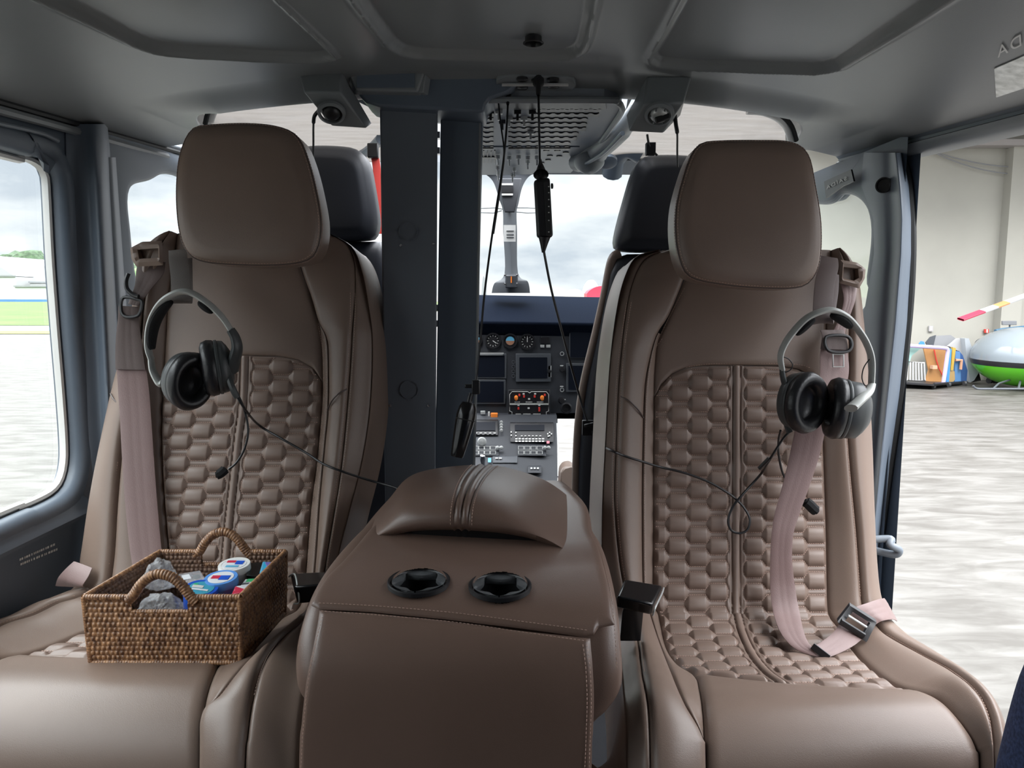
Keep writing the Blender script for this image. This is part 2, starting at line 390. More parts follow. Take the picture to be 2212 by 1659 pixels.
R_['side5'] = cv((1806, 541), (1842, 560), (1864, 596), (1876, 680), (1887, 800), (1896, 950), (1901, 1100), (1907, 1220), (1916, 1290), (1936, 1332), (1990, 1382), (2062, 1425), (2136, 1486), (2176, 1535), (2196, 1600), (2198, 1659), (2198, 2100))
R_['qL'] = R_['c3']; R_['qR'] = R_['d3']; R_['rib'] = cv((1590, 700), (1589, 1000), (1588, 1300), (1592, 1330), (1603, 1372), (1625, 1420), (1655, 1458), (1690, 1484), (1720, 1500))
archR = tb((0, 862), (.04, 832), (.10, 808), (.18, 795), (.28, 790), (.5, 789), (.72, 790), (.84, 797), (.93, 812), (1, 850))
R_['qT'] = archR; R_['qB'] = tb((0, 1463), (.2, 1474), (.5, 1487), (.8, 1496), (1, 1499))
R_['outL'] = 'c0'; R_['outR'] = 'd5'
R_['patches'] = [
 ('side_bolster', 'leather', 'side0', 'c0', const(541), const(2100), 8, 160, -.13, .012, dict(puff=0, er=.004, sides='')),
 ('side_bolster', 'leather', 'c0', 'c1', const(541), const(2100), 20, 260, hb(-.012, .006), hb(.0, .026), dict(puff=.006, er=.010, sides='LR')),
 ('bolster_panel', 'leather', 'c1', 'c2', const(541), const(2100), 40, 320, hb(0, .026), hb(0, .014), dict(puff=.008, er=.012, sides='LR', bulge=.008)),
 ('inner_strip', 'leather', 'c2', 'c3', const(722), const(1604), 12, 260, .014, 0, dict(puff=.005, er=.007, sides='LR')),
 ('upper_panel', 'leather', 'c3', 'd3', const(541), archR, 80, 120, hb(0, 0), 0, dict(puff=.006, er=.014, sides='LRB', bulge=.006)),
 ('front_pad', 'leather', 'c3', 'd3', R_['qB'], const(2100), 120, 160, 0, 0, dict(puff=.010, er=.020, sides='LRT')),
 ('bolster_panel', 'leather', 'd3', 'd4', const(541), const(2100), 30, 360, 0, .022, dict(puff=.007, er=.010, sides='LR', bulge=.006)),
 ('side_bolster', 'leather', 'd4', 'd5', const(541), const(2100), 30, 360, .022, -.005, dict(puff=.008, er=.012, sides='LR', bulge=.012)),
 ('side_bolster', 'leather', 'd5', 'side5', const(541), const(2100), 8, 160, -.003, -.13, dict(puff=0, er=.004, sides='')),
]
R_['stitch'] = [
 ([(1354, 660), (1336, 790), (1328, 950), (1324, 1080), (1332, 1190), (1345, 1274), (1362, 1356), (1378, 1418), (1389, 1500)], .034, 4),
 ([(1354, 660), (1336, 790), (1328, 950), (1324, 1080), (1332, 1190), (1345, 1274), (1362, 1356), (1378, 1418), (1389, 1500)], .029, -5),
 ([(1422, 735), (1402, 770), (1390, 840), (1386, 950), (1384, 1100), (1387, 1280)], .020, 4),
 ([(1480, 625), (1446, 690), (1424, 735)], .010, -4),
 ([(1403, 1340), (1424, 1406), (1452, 1480), (1477, 1542), (1508, 1595)], .020, -4),
 ([(1818, 900), (1824, 1000), (1838, 1150), (1849, 1290)], .0305, -5), ([(1818, 900), (1824, 1000), (1838, 1150), (1849, 1290)], .0305, 5),
 ([(1842, 620), (1852, 680), (1862, 800), (1870, 950), (1875, 1100), (1881, 1220), (1889, 1290)], .012, 0),
 ([(1847, 620), (1857, 680), (1867, 800), (1875, 950), (1880, 1100), (1886, 1220), (1894, 1290)], .008, 0),
 ([(1918, 1404), (2001, 1455), (2063, 1492), (2108, 1533), (2125, 1575), (2124, 1620)], .030, -5),
 ([(1480, 795), (1540, 787), (1700, 787), (1745, 795)], .009, 0),
]
seatR = build_seat('cabin_seat', 'brown leather cabin seat with empty quilted cushion, beside the open doorway', prR, R_, 0)

# ---- left seat
L_ = dict(base=(-.52, 1.2, 0), top=512)
L_['side5'] = cv((372, 505), (322, 512), (294, 540), (279, 620), (256, 730), (228, 830), (199, 960), (176, 1080), (158, 1200), (140, 1262), (60, 1305), (-10, 1338), (-90, 1388), (-150, 1440), (-180, 1540), (-185, 1659), (-185, 2100))
L_['d5'] = cv((376, 505), (332, 518), (306, 548), (292, 620), (270, 730), (242, 830), (213, 960), (190, 1080), (172, 1200), (158, 1268), (75, 1312), (0, 1348), (-75, 1396), (-130, 1450), (-160, 1550), (-165, 1659), (-165, 2100))
L_['d4'] = cv((380, 505), (348, 560), (326, 650), (316, 750), (302, 850), (280, 960), (268, 1080), (258, 1220), (240, 1280), (168, 1319), (128, 1332), (67, 1363), (0, 1386), (-55, 1430), (-85, 1500), (-95, 1600), (-95, 1659), (-95, 2100))
L_['d3'] = cv((384, 505), (376, 560), (364, 650), (358, 750), (352, 850), (350, 950), (354, 1050), (362, 1150), (370, 1240), (368, 1285), (320, 1322), (240, 1352), (182, 1374), (135, 1394), (84, 1413), (50, 1423), (-10, 1436), (-55, 1475), (-75, 1540), (-85, 1659), (-85, 2100))
L_['c3'] = cv((636, 505), (650, 580), (672, 640), (690, 700), (696, 760), (697, 850), (694, 900), (685, 1000), (672, 1100), (662, 1230), (655, 1290), (640, 1322), (606, 1342), (560, 1382), (522, 1413), (482, 1433), (465, 1454), (448, 1504), (441, 1558), (440, 1659), (440, 2100))
L_['c2'] = cv((638, 505), (652, 580), (674, 640), (692, 697), (709, 730), (714, 770), (714, 880), (707, 960), (696, 1080), (688, 1200), (680, 1280), (668, 1330), (648, 1359), (590, 1413), (525, 1470), (478, 1524), (442, 1556), (441, 1659), (441, 2100))
L_['c1'] = cv((700, 505), (745, 522), (764, 560), (770, 620), (768, 700), (760, 837), (745, 1000), (727, 1120), (709, 1230), (702, 1290), (690, 1330), (660, 1369), (606, 1420), (572, 1470), (556, 1531), (548, 1600), (545, 1659), (545, 2100))
L_['c0'] = cv((710, 505), (762, 535), (785, 590), (800, 670), (808, 745), (803, 880), (785, 1000), (757, 1110), (735, 1200), (722, 1290), (712, 1340), (690, 1400), (662, 1500), (650, 1659), (650, 2100))
L_['side0'] = cv((712, 505), (768, 528), (796, 580), (812, 670), (820, 745), (816, 880), (798, 1000), (770, 1110), (748, 1200), (735, 1290), (725, 1340), (705, 1400), (680, 1500), (668, 1659), (668, 2100))
L_['qL'] = L_['d3']; L_['qR'] = L_['c3']; L_['rib'] = cv((532, 700), (528, 860), (517, 950), (506, 1050), (497, 1130), (490, 1210), (482, 1290), (440, 1350), (350, 1400), (250, 1430))
archL = tb((0, 830), (.08, 800), (.18, 782), (.3, 772), (.5, 768), (.72, 770), (.85, 778), (.94, 795), (1, 826))
L_['qT'] = archL; L_['qB'] = tb((0, 1422), (.5, 1432), (1, 1434))
L_['outL'] = 'd5'; L_['outR'] = 'c0'
L_['patches'] = [
 ('side_bolster', 'leather', 'side5', 'd5', const(505), const(2100), 8, 160, -.13, -.003, dict(puff=0, er=.004, sides='')),
 ('side_bolster', 'leather', 'd5', 'd4', const(505), const(2100), 30, 360, -.005, .022, dict(puff=.008, er=.012, sides='LR', bulge=.012)),
 ('bolster_panel', 'leather', 'd4', 'd3', const(505), const(2100), 30, 360, .022, 0, dict(puff=.007, er=.010, sides='LR', bulge=.006)),
 ('front_pad', 'leather', 'd3', 'c3', L_['qB'], const(2100), 120, 160, 0, 0, dict(puff=.010, er=.020, sides='LRT')),
 ('upper_panel', 'leather', 'd3', 'c3', const(505), archL, 80, 120, 0, 0, dict(puff=.006, er=.014, sides='LRB', bulge=.006)),
 ('inner_strip', 'leather', 'c3', 'c2', const(697), const(1556), 12, 260, 0, .014, dict(puff=.005, er=.007, sides='LR')),
 ('bolster_panel', 'leather', 'c2', 'c1', const(505), const(2100), 40, 320, hb(0, .014, 560, 720), hb(0, .026, 560, 720), dict(puff=.008, er=.012, sides='LR', bulge=.008)),
 ('side_bolster', 'leather', 'c1', 'c0', const(505), const(2100), 20, 260, hb(0, .026, 560, 720), hb(-.012, .006, 560, 720), dict(puff=.006, er=.010, sides='LR')),
 ('side_bolster', 'leather', 'c0', 'side0', const(505), const(2100), 8, 160, .012, -.13, dict(puff=0, er=.004, sides='')),
]
L_['stitch'] = [
 ([(768, 640), (768, 700), (760, 837), (745, 1000), (727, 1120), (709, 1230)], .034, -4),
 ([(768, 640), (768, 700), (760, 837), (745, 1000), (727, 1120), (709, 1230)], .030, 5),
 ([(709, 735), (714, 775), (714, 880), (707, 960), (696, 1080), (688, 1200)], .020, -4),
 ([(690, 700), (700, 765), (703, 850), (699, 900), (690, 1000), (677, 1100), (667, 1230)], .010, 0),
 ([(690, 1340), (655, 1375), (606, 1420), (572, 1470), (556, 1531)], .032, 3),
 ([(640, 1365), (590, 1413), (525, 1470), (478, 1524), (450, 1550)], .021, 4),
 ([(306, 640), (285, 740), (257, 840), (228, 970), (205, 1090), (187, 1205)], .008, 0),
 ([(312, 640), (291, 740), (263, 840), (234, 970), (211, 1090), (193, 1205)], .012, 0),
 ([(275, 1000), (266, 1080), (257, 1220)], .030, -4),
 ([(168, 1317), (128, 1330), (67, 1361), (0, 1384)], .031, 0),
]
seatL = build_seat('cabin_seat', 'brown leather cabin seat that holds the wicker basket, beside the left window', prL, L_, 0)

# shoulder seams (short creases across the bolsters) and headrests
def headrest(parent, outl, Y, dz=0, lean=.10):
    pts = resample(cat([P(a, b, Y+lean*(660-b)/360*.35) for a, b in outl], 8, True), 72, True)
    n = Vector((0, -1, .04)).normalized()
    o = pillow(pts, n, .095, .020, .007, .01); o.build('headrest', 'leather', parent, angle=80)
    st = MB(); c = sum(pts, Vector())/len(pts)
    low = [c+(p-c)*.975-n*.0052 for p in pts]; stitch_line(st, low+[low[0]], .0055, .0036, .0006)
    st2 = [c+(p-c)*1.0005-n*.019 for p in pts]; stitch_line(st, st2+[st2[0]], .0055, .0036, .0006)
    st.build('headrest_stitching', 'thread', parent, smooth=False)
    g = MB(); ring = [c+(p-c)*.993-n*.0125 for p in pts]; g.tube(ring, .0013, seg=6, closed=True); g.build('headrest_piping', 'leather_dark', parent)
    for sx in (-.05, .05):
        po = MB(); po.tube([c+Vector((sx, .085, .04)), c+Vector((sx, .15, -.03)), c+Vector((sx, .20, -.08))], .007, 10)
        po.build('headrest_post', 'steel', parent)
headrest(seatR, [(1560, 300), (1640, 299), (1715, 303), (1752, 330), (1768, 400), (1780, 480), (1778, 560), (1760, 604), (1725, 622), (1640, 622), (1560, 614), (1498, 600), (1474, 570), (1462, 510), (1464, 440), (1482, 370), (1500, 325), (1520, 305)], 1.395)
headrest(seatL, [(440, 266), (520, 262), (590, 268), (636, 288), (660, 335), (680, 410), (691, 480), (684, 535), (660, 562), (600, 572), (520, 572), (440, 566), (402, 548), (382, 505), (374, 430), (378, 350), (392, 300), (412, 272)], 1.395)

def crease(parent, S_, pts):
    b = MB(); b.tube(cat([S_(*p) for p in pts], 8), .0016, 6); b.build('seam_piping', 'leather_dark', parent)
def S_r(px, py, h): return Vector([float(c) for c in prR.at(px, py, h)[:3]])
def S_l(px, py, h): return Vector([float(c) for c in slide(*prL.at(px, py, h)[:3])])
crease(seatR, S_r, [(1336, 860, .0335), (1352, 870, .041), (1372, 888, .0355), (1386, 905, .021)])
crease(seatR, S_r, [(1822, 905, .0285), (1808, 925, .024), (1794, 945, .016), (1782, 962, .006)])
crease(seatL, S_l, [(757, 845, .0335), (742, 855, .042), (726, 870, .036), (713, 888, .022)])
crease(seatL, S_l, [(246, 852, .0135), (260, 866, .026), (280, 884, .031), (288, 896, .030)])
# ================================================================ centre console between the seats
con = empty('center_console', (-.08, 1.05, 0), 'brown leather centre console with two cup holders between the cabin seats', 'console')
prC = Prof([(1.50, .665), (1.40, .665), (1.30, .662), (1.2, .656), (1.10, .646), (1.02, .634), (.965, .618), (.925, .59), (.905, .54), (.895, .44), (.89, .3), (.885, .08)])
prS = Prof([(1.52, .645), (1.42, .645), (1.32, .642), (1.22, .636), (1.12, .626), (1.04, .612), (.985, .59), (.955, .55), (.945, .5), (.94, .42), (.94, .3), (.94, .08)])
dkL = cv((905, 1040), (850, 1100), (772, 1180), (735, 1220), (705, 1250), (680, 1290), (668, 1318), (660, 1345), (655, 1400))
dkR = cv((1200, 1040), (1262, 1100), (1275, 1154), (1290, 1187), (1306, 1234), (1318, 1290), (1324, 1330), (1328, 1348), (1330, 1400))
dkB = tb((0, 1308), (.03, 1316), (.2, 1322), (.45, 1338), (.7, 1358), (.9, 1376), (.93, 1372), (.945, 1357), (1, 1350))
yc = tb((0, 1195), (.25, 1222), (.5, 1234), (.8, 1236), (1, 1228))
def shelf(U, PY):
    q = np.clip((yc(U)-PY)/48, 0, 1); return .005*q*q*(3-2*q)
A = patch(prC, dkL, dkR, const(1060), dkB, 260, 190, 0, 0, puff=.006, er=.016, sides='LRB', extra=shelf)
cups = [(905, 1264), (1080, 1273)]
cupc = []
for a, b in cups:
    X, Y, Z, _ = prC.at(a, b, .006); cupc.append(Vector((float(X), float(Y), float(Z))))
mask = []
for j in range(189):
    r = []
    for i in range(259):
        q = Vector(A[j][i]); r.append(all((Vector((q.x, q.y, 0))-Vector((c.x, c.y, 0))).length > .038 for c in cupc))
    mask.append(r)
MB().grid(A, mask=mask).build('deck', 'leather_console', con, angle=80)
fpL = cv((690, 1290), (689, 1330), (676, 1400), (663, 1465), (652, 1560), (646, 1659), (640, 2200))
fpR = cv((1274, 1340), (1275, 1381), (1280, 1440), (1283, 1507), (1281, 1580), (1278, 1659), (1270, 2200))
fpT = tb((0, 1319), (.2, 1325), (.45, 1340), (.7, 1360), (1, 1379))
MB().grid(patch(prC, fpL, fpR, fpT, const(2300), 90, 140, 0, 0, puff=.006, er=.014, sides='LRT')).build('front_panel', 'leather_console', con, angle=80)
# side wings, standing a little behind the front pad
wL = cv((905, 1035), (845, 1095), (764, 1172), (712, 1232), (676, 1290), (655, 1345), (642, 1400), (641, 1460), (655, 1500), (700, 1560), (700, 2200))
wR = cv((1200, 1035), (1266, 1098), (1281, 1154), (1300, 1187), (1317, 1234), (1333, 1310), (1340, 1381), (1344, 1453), (1338, 1490), (1312, 1528), (1280, 1560), (1240, 1640), (1240, 2200))
A2 = patch(prS, wL, wR, const(1060), const(1640), 160, 160, 0, 0, puff=.022, er=.030, sides='LR')
mk2 = [[all((Vector((A2[j][i][0], A2[j][i][1]))-c.xy).length > .044 for c in cupc) or A2[j][i][1] < .99 for i in range(159)] for j in range(159)]
MB().grid(A2, mask=mk2).build('side_wing', 'leather_console', con, angle=80)
b = MB(); b.box((-.085, 1.16, .26), (.26, .36, .50)); b.build('pedestal', 'leather_console', con, bevel=.02)
st = MB()
seam_stitch(st, prC, [(695, 1328), (810, 1336), (979, 1351), (1148, 1374), (1268, 1389)], .0075)
seam_stitch(st, prC, [(690, 1311), (810, 1317), (979, 1331), (1148, 1352), (1266, 1367)], .0070)
seam_stitch(st, prC, [(697, 1340), (683, 1400), (670, 1465), (659, 1560), (653, 1659)], .0065)
seam_stitch(st, prC, [(1267, 1395), (1273, 1440), (1276, 1507), (1274, 1580), (1271, 1659)], .0065)
seam_stitch(st, prC, [(1258, 1395), (1264, 1440), (1267, 1507), (1265, 1580), (1262, 1659)], .0068)
st.build('stitching', 'thread', con, smooth=False); st = MB()
seam_stitch(st, prS, [(1300, 1230), (1318, 1310), (1325, 1381), (1328, 1440)], .021)
st.build('stitching', 'thread', con, smooth=False)
# cup holders: rim, well, five rubber flaps
for c in cupc:
    rim = MB(); rim.lathe([(.0455, -.003), (.0450, .0022), (.0435, .0032), (.0415, .0026), (.0385, -.001), (.038, -.012)], c, (0, -.06, 1), 48)
    cu = rim.build('cup_holder', 'black', con)
    we = MB(); we.lathe([(.038, -.002), (.0365, -.07), (.034, -.075), (.0001, -.075)], c, (0, -.06, 1), 36)
    we.build('well', 'black', cu); 
    for k in range(5):
        fl = MB()
        a0 = 2*PI*k/5+.3
        g = []
        for q in np.linspace(-.60, .60, 11):
            r0 = .0385; depth = .013*math.cos(q/.60*PI/2)
            g.append([c+Vector((math.cos(a0+q)*r, math.sin(a0+q)*r, z)) for r, z in ((r0, .0015), (r0-depth*.5, .001), (r0-depth, -.001), (r0-depth*1.02, -.005), (r0-depth*.7, -.010))])
        fl.grid(g)
        fl.build('rubber_flap', 'flap', cu)
for o in COL.objects:
    if o.parent and o.parent.name.startswith('cup_holder'): o.matrix_parent_inverse = Matrix.Identity(4)
# arm-rest lid
Bc = [P(*q) for q in ((766, 1186, 1.22), (790, 1172, 1.19), (830, 1152, 1.165), (900, 1136, 1.145), (1030, 1136, 1.13), (1150, 1154, 1.122), (1225, 1190, 1.12), (1262, 1224, 1.115), (1274, 1222, 1.13))]
Ac = [P(*q) for q in ((765, 1176, 1.26), (790, 1136, 1.31), (838, 1080, 1.37), (900, 1022, 1.41), (1045, 1004, 1.42), (1150, 1026, 1.41), (1215, 1062, 1.38), (1262, 1112, 1.32), (1283, 1165, 1.22))]
Bc = resample(cat(Bc, 10), 241); Ac = resample(cat(Ac, 10), 241)
rows = []
NV = 60
for j in range(NV+1):
    th = j/NV*PI/2; row = []
    for i in range(241):
        a, b_ = Ac[i], Bc[i]; u = i/240
        s_ = math.sin(th)**1.0; z = b_.z+(a.z-b_.z)*max(0, math.cos(th))**.55
        p = Vector((a.x+(b_.x-a.x)*s_, a.y+(b_.y-a.y)*s_, z))
        up = .018*math.sin(th*2)*math.sin(PI*u)**.7
        p.z += up
        du = abs(u-.5)*.38*1.0
        p += Vector((0, -.4, .9))*(-.0030*math.exp(-(du/.0016)**2)+.0022*math.exp(-((du-.0048)/.0028)**2)-.0025*math.exp(-((du-.0095)/.0014)**2))
        row.append(p)
    rows.append(row)
lid = MB().grid(rows)
low = [p+Vector((0, .012, -.012)) for p in rows[-1]]; low2 = [Vector((p.x, p.y+.05, p.z-.014)) for p in rows[-1]]
lid.grid([rows[-1], low, low2]); lid.build('lid', 'leather_console', con, angle=80, weld=True)
bk = MB(); bk.grid([rows[0], [p+Vector((0, .03, -.02)) for p in rows[0]], [p+Vector((0, .03, -.12)) for p in rows[0]]]); bk.build('lid_back', 'leather_console', con)
for k in (111, 129):
    st = MB(); stitch_line(st, [Vector(r[k])+Vector((0, -.0006, .0012)) for r in rows], .0055, .0036, .0006)
    st.build('lid_stitching', 'thread', con, smooth=False)
g = MB(); g.grid([[p+Vector((0, .022, -.006)) for p in rows[-1]], [p+Vector((0, .030, -.04)) for p in rows[-1]]]); g.build('lid_gap_shade', 'black', con)  # black sheet stands in for the shaded gap under the lid
# ================================================================ cabin shell
def zr(Y): return 1.375+.065*(Y-1.28)
def zceil(X, Y):
    a = np.clip(np.abs(X)/np.where(X < 0, .935, .86), 0, 1.2); z0 = np.where(X < 0, CAMZ+1.087*(zr(Y/1.087)-CAMZ), zr(Y))
    f = np.clip((Y-1.58)/.12, 0, 1); f = f*f*(3-2*f)
    f = f*np.clip((.8-np.abs(X))/.15, 0, 1)
    return z0+(1.512-z0)*(1-a**2.4)-.022*f
def PC(px, py):
    z = 1.48
    for _ in range(12):
        p = PZ(px, py, z); z = float(zceil(np.array(p.x), np.array(min(p.y, 1.9))))
    return PZ(px, py, z)
def sdist(X, Y, poly):
    """signed distance to a closed polygon in plan (inside negative)"""
    d = np.full(X.shape, 9.0); ins = np.zeros(X.shape, bool); n = len(poly)
    for i in range(n):
        ax, ay = poly[i]; bx, by = poly[(i+1) % n]; ex, ey = bx-ax, by-ay
        t = np.clip(((X-ax)*ex+(Y-ay)*ey)/(ex*ex+ey*ey+1e-12), 0, 1)
        d = np.minimum(d, np.hypot(X-ax-t*ex, Y-ay-t*ey))
        c = ((ay > Y) != (by > Y)) & (X < (bx-ax)*(Y-ay)/(by-ay+1e-12)+ax); ins ^= c
    return np.where(ins, -d, d)
panels = []
for pts in ([(100, 0), (215, 55), (300, 98), (345, 112), (420, 119), (560, 127), (680, 131), (722, 124), (700, 100), (588, -5)],
            [(760, -12), (800, 45), (842, 98), (862, 112), (900, 121), (1000, 124), (1180, 127), (1235, 123), (1258, 108), (1268, 80), (1284, -5)],
            [(1476, -5), (1425, 90), (1402, 128), (1420, 140), (1500, 147), (1640, 152), (1760, 155), (1808, 148), (1850, 122), (1950, 60), (2045, -5)]):
    q = [PC(*p) for p in pts]; q = [(p.x, p.y) for p in q]
    a, b = q[0], q[-1]; a2 = q[1]; b2 = q[-2]
    q = [(a[0]+(a[0]-a2[0])*6, a[1]+(a[1]-a2[1])*6)]+q+[(b[0]+(b[0]-b2[0])*3, b[1]+(b[1]-b2[1])*3)]
    panels.append([tuple(v) for v in resample([Vector((x, y, 0)) for x, y in q], 90)])
panels = [[(p[0], p[1]) for p in q] for q in panels]
def yedge(X):
    a = np.where(X < 0, np.abs(X)/1.087, X); return 1.705+.34*np.clip((a-.615)/.12, 0, 1)**2.2
nx, ny = 480, 190
xs = np.linspace(-.945, .87, nx); vv = np.concatenate([np.linspace(-.7, 1.05, 24)[:-1], np.linspace(1.05, 1, 2)[:0], np.linspace(1.05, 1.705, ny)])
XX, VV = np.meshgrid(xs, vv); YE = yedge(XX)
YY = np.where(VV > 1.05, 1.05+(VV-1.05)*(YE-1.05)/.655, VV)
ZZ = zceil(XX, YY)
for q in panels:
    d = sdist(XX, YY, q); s_ = np.clip((.006-d)/.018, 0, 1)
    ZZ = ZZ+.012*s_*s_*(3-2*s_)-.0065*np.exp(-((d-.004)/.0065)**2)-.004*np.exp(-((d+.008)/.003)**2)
cone = PC(1152, 92)
rows = [list(map(tuple, np.stack([XX[j], YY[j], ZZ[j]], -1))) for j in range(len(vv))]
rows.append([(x, y+.012, z+.006) for x, y, z in rows[-1]]); rows.append([(x, y+.004, z+.03) for x, y, z in rows[-1]])
top = [(x, y, 1.62-.12*abs(x/.87)**3) for x, y, z in rows[-1]]; rows.append(top)
rows.append([(x, -.7, 1.62-.12*abs(x/.87)**3) for x, y, z in top])
ceil_ = struct(MB().grid(rows).build('ceiling', 'ceiling', angle=70))
b = MB(); b.lathe([(.019, -.001), (.019, .0), (.0165, -.0025), (.0155, .001), (.0155, .01), (.0001, .01)], cone+Vector((0, 0, -.0005)), (0, 0, 1), 28)
tag(b.build('ceiling_socket', 'black'), 'small round black socket in the middle ceiling panel', 'socket')
# diagonal creases of the ceiling (trim strips)
# ---- floor and rear wall
f = MB().box((0, 1.2, -.03), (1.74, 3.9, .06)); struct(f.build('floor', mat('carpet', (.03, .03, .035), .95, bump=.6, bscale=300)))
b = MB().box((0, -.43, .70), (1.88, .05, 1.5)); struct(b.build('wall_rear', 'trim'))  # unseen, set close behind the viewpoint to keep the seat fronts dark
b = MB().box((.93, .28, .31), (.05, 1.45, .66)); struct(b.build('added_wall_right', 'trim'))  # unseen wall added on the open side to block low light
b = MB().box((.93, -.08, 1.02), (.05, .74, .76)); struct(b.build('added_wall_right_upper', 'trim'))  # unseen wall added above it to darken the vertical seat fronts
rs_ = empty('rear_bench', (0, -.1, 0), 'black leather rear bench added unseen behind the viewpoint to cut bounced light', 'bench'); b = MB().box((0, -.14, .20), (1.7, .46, .38)); b.build('cushion', 'pilot_black', rs_, bevel=.04); b = MB().box((0, -.34, .72), (1.7, .10, .62)); b.build('backrest', 'pilot_black', rs_, bevel=.03)  # unseen bench, added dark to reduce light bouncing onto the seats
# ---- side rails under the ceiling, swept along Y
def rail(sg, prof, name, m, y0=-.7, y1=2.05, wob=0):
    A = []
    for Y in np.linspace(y0, y1, 40):
        k = 1.087 if sg < 0 else 1
        A.append([Vector((sg*x*k, Y*k, CAMZ+k*(z+.065*(Y-1.28)-CAMZ))) for x, z in prof])
    return MB().grid(A, cu=True).build(name, m, angle=35)
for sg, nm in ((-1, 'left'), (1, 'right')):
    o = rail(sg, [(.855, 1.380), (.868, 1.376), (.878, 1.366), (.878, 1.36), (.90, 1.358), (.90, 1.40), (.87, 1.40)], 'trim_1' if sg < 0 else 'trim_3', 'trim_light'); struct(o)
    o = rail(sg, [(.872, 1.357), (.874, 1.352), (.880, 1.340), (.892, 1.333), (.91, 1.330), (.915, 1.365), (.89, 1.365)], 'trim_2' if sg < 0 else 'trim_4', 'grey_plastic'); struct(o)
# long seals and mouldings running forward above the left window
for k, (pts, rr, m) in enumerate((([(-120, 172), (0, 207), (100, 235), (240, 277), (390, 320)], .005, 'trim_light'), ([(-120, 186), (0, 220), (120, 254), (250, 291), (385, 329)], .007, 'rubber'),
        ([(-120, 204), (0, 238), (110, 268), (230, 302), (360, 338)], .009, 'grey_plastic'), ([(-120, 240), (0, 267), (50, 278), (95, 290), (125, 304)], .0045, 'trim_light'))):
    b = MB(); b.tube(cat([PX(a, c_, -.932) for a, c_ in pts], 8), rr, 8); struct(b.build('trim_%d' % (23+k), m))
# ---- left wall: door with its window
XW = -.945
opn = [PX(*p, XW) for p in ((134, 420), (130, 378), (116, 352), (92, 336), (60, 328), (0, 318))]
e0 = opn[-1]; opn += [Vector((XW, .20, e0.z-.0)), Vector((XW, .0, e0.z-.03)), Vector((XW, -.06, e0.z-.10))]  # unseen aft part of the opening, lengthened to let in more light
bot = [PX(*p, XW) for p in ((0, 1131), (60, 1108), (110, 1086), (140, 1068), (158, 1045), (168, 1010), (170, 960), (163, 850), (151, 700), (141, 560))]
opn += [Vector((XW, -.06, bot[0].z+.10)), Vector((XW, .0, bot[0].z+.03)), Vector((XW, .2, bot[0].z-.0))]+bot
opn = cat(opn, 6, True)
Yp = 1.63
outer = [Vector((XW, Yp, .70)), Vector((XW, Yp, 1.40)), Vector((XW, 1.2, 1.385)), Vector((XW, .4, 1.34)), Vector((XW, -.7, 1.30)), Vector((XW, -.7, .6)), Vector((XW, -.7, 0)), Vector((XW, .5, 0)), Vector((XW, Yp, 0))]
iL = resample(opn, 260, True); cI = (iL[0]*0+Vector((XW, (max(p.y for p in iL)+min(p.y for p in iL))/2, (max(p.z for p in iL)+min(p.z for p in iL))/2)))
def ofs(L, d, x):
    N = len(L); out = []
    for i, p in enumerate(L):
        t = L[(i+2) % N]-L[i-2]; nn = Vector((0, t.z, -t.y)).normalized()
        if nn.dot(p-cI) < 0 and abs(nn.dot(p-cI)) > 1e-4: nn = -nn
        out.append(p+nn*d+Vector((x, 0, 0)))
    return out
def rayout(p, box):   # project a window-edge point outwards onto the wall rectangle
    y0, y1, z0, z1 = box; d = p-cI; k = 1e9
    if d.y > 1e-6: k = min(k, (y1-cI.y)/d.y)
    if d.y < -1e-6: k = min(k, (y0-cI.y)/d.y)
    if d.z > 1e-6: k = min(k, (z1-cI.z)/d.z)
    if d.z < -1e-6: k = min(k, (z0-cI.z)/d.z)
    return cI+d*k
oL = [rayout(p, (-.7, Yp, 0, 1.42)) for p in iL]
iL2 = [cI+(p-cI)*1.03+Vector((0, 0, 0)) for p in iL]
wl = MB(); wl.grid([oL, ofs(iL, .045, .0006), ofs(iL, .024, .012), ofs(iL, .007, .006), [q+Vector((-.008, 0, 0)) for q in iL], [q+Vector((-.045, 0, 0)) for q in iL]], cu=True)
struct(wl.build('wall_left', 'trim', angle=60))
win = MB(); win.grid([ofs(iL, 0, -.026), ofs(iL, -.005, -.020), ofs(iL, -.011, -.022), ofs(iL, -.013, -.034)], cu=True)
wo_ = struct(empty('window_1', (XW, 1.0, .7))); win.build('seal', 'white_plastic', wo_, angle=60)
pn = MB(); pn.prism(ofs(iL, -.009, -.031), (-.004, 0, 0)); pn.build('pane', 'glass', wo_, smooth=False)
# ledge and armrest fold under the left window
A = []
for Y in np.linspace(-.6, 1.62, 40):
    z0 = .655-.03*(Y-1.2)*.5
    A.append([Vector((XW+x, Y, z0+z)) for x, z in ((.0, -.035), (.008, -.045), (.016, -.06), (.019, -.068), (.014, -.075), (.002, -.085), (.001, -.2), (0, -.4))])
struct(MB().grid(A).build('trim_5', 'trim', angle=50))
# faint mirrored caption on the left door lining
t = MB()
for r_, (xa, xb, ya, yb) in enumerate(((42, 122, 1207, 1172), (44, 124, 1217, 1184))):
    x = xa
    while x < xb-2:
        w_ = random.choice((2, 3, 4)); yy = ya+(yb-ya)*(x-xa)/(xb-xa)
        q = [PX(x, yy, XW+.003), PX(x+w_, yy-w_*.44, XW+.003), PX(x+w_, yy-w_*.44+4.5, XW+.003), PX(x, yy+4.5, XW+.003)]
        t.prism(q, (.0005, 0, 0)); x += w_+random.choice((1.5, 1.5, 3))
t.build('wall_caption', 'mark', smooth=False); tag(COL.objects['wall_caption'], 'tiny pale two-line caption on the grey-blue door lining under the left window', 'lettering')
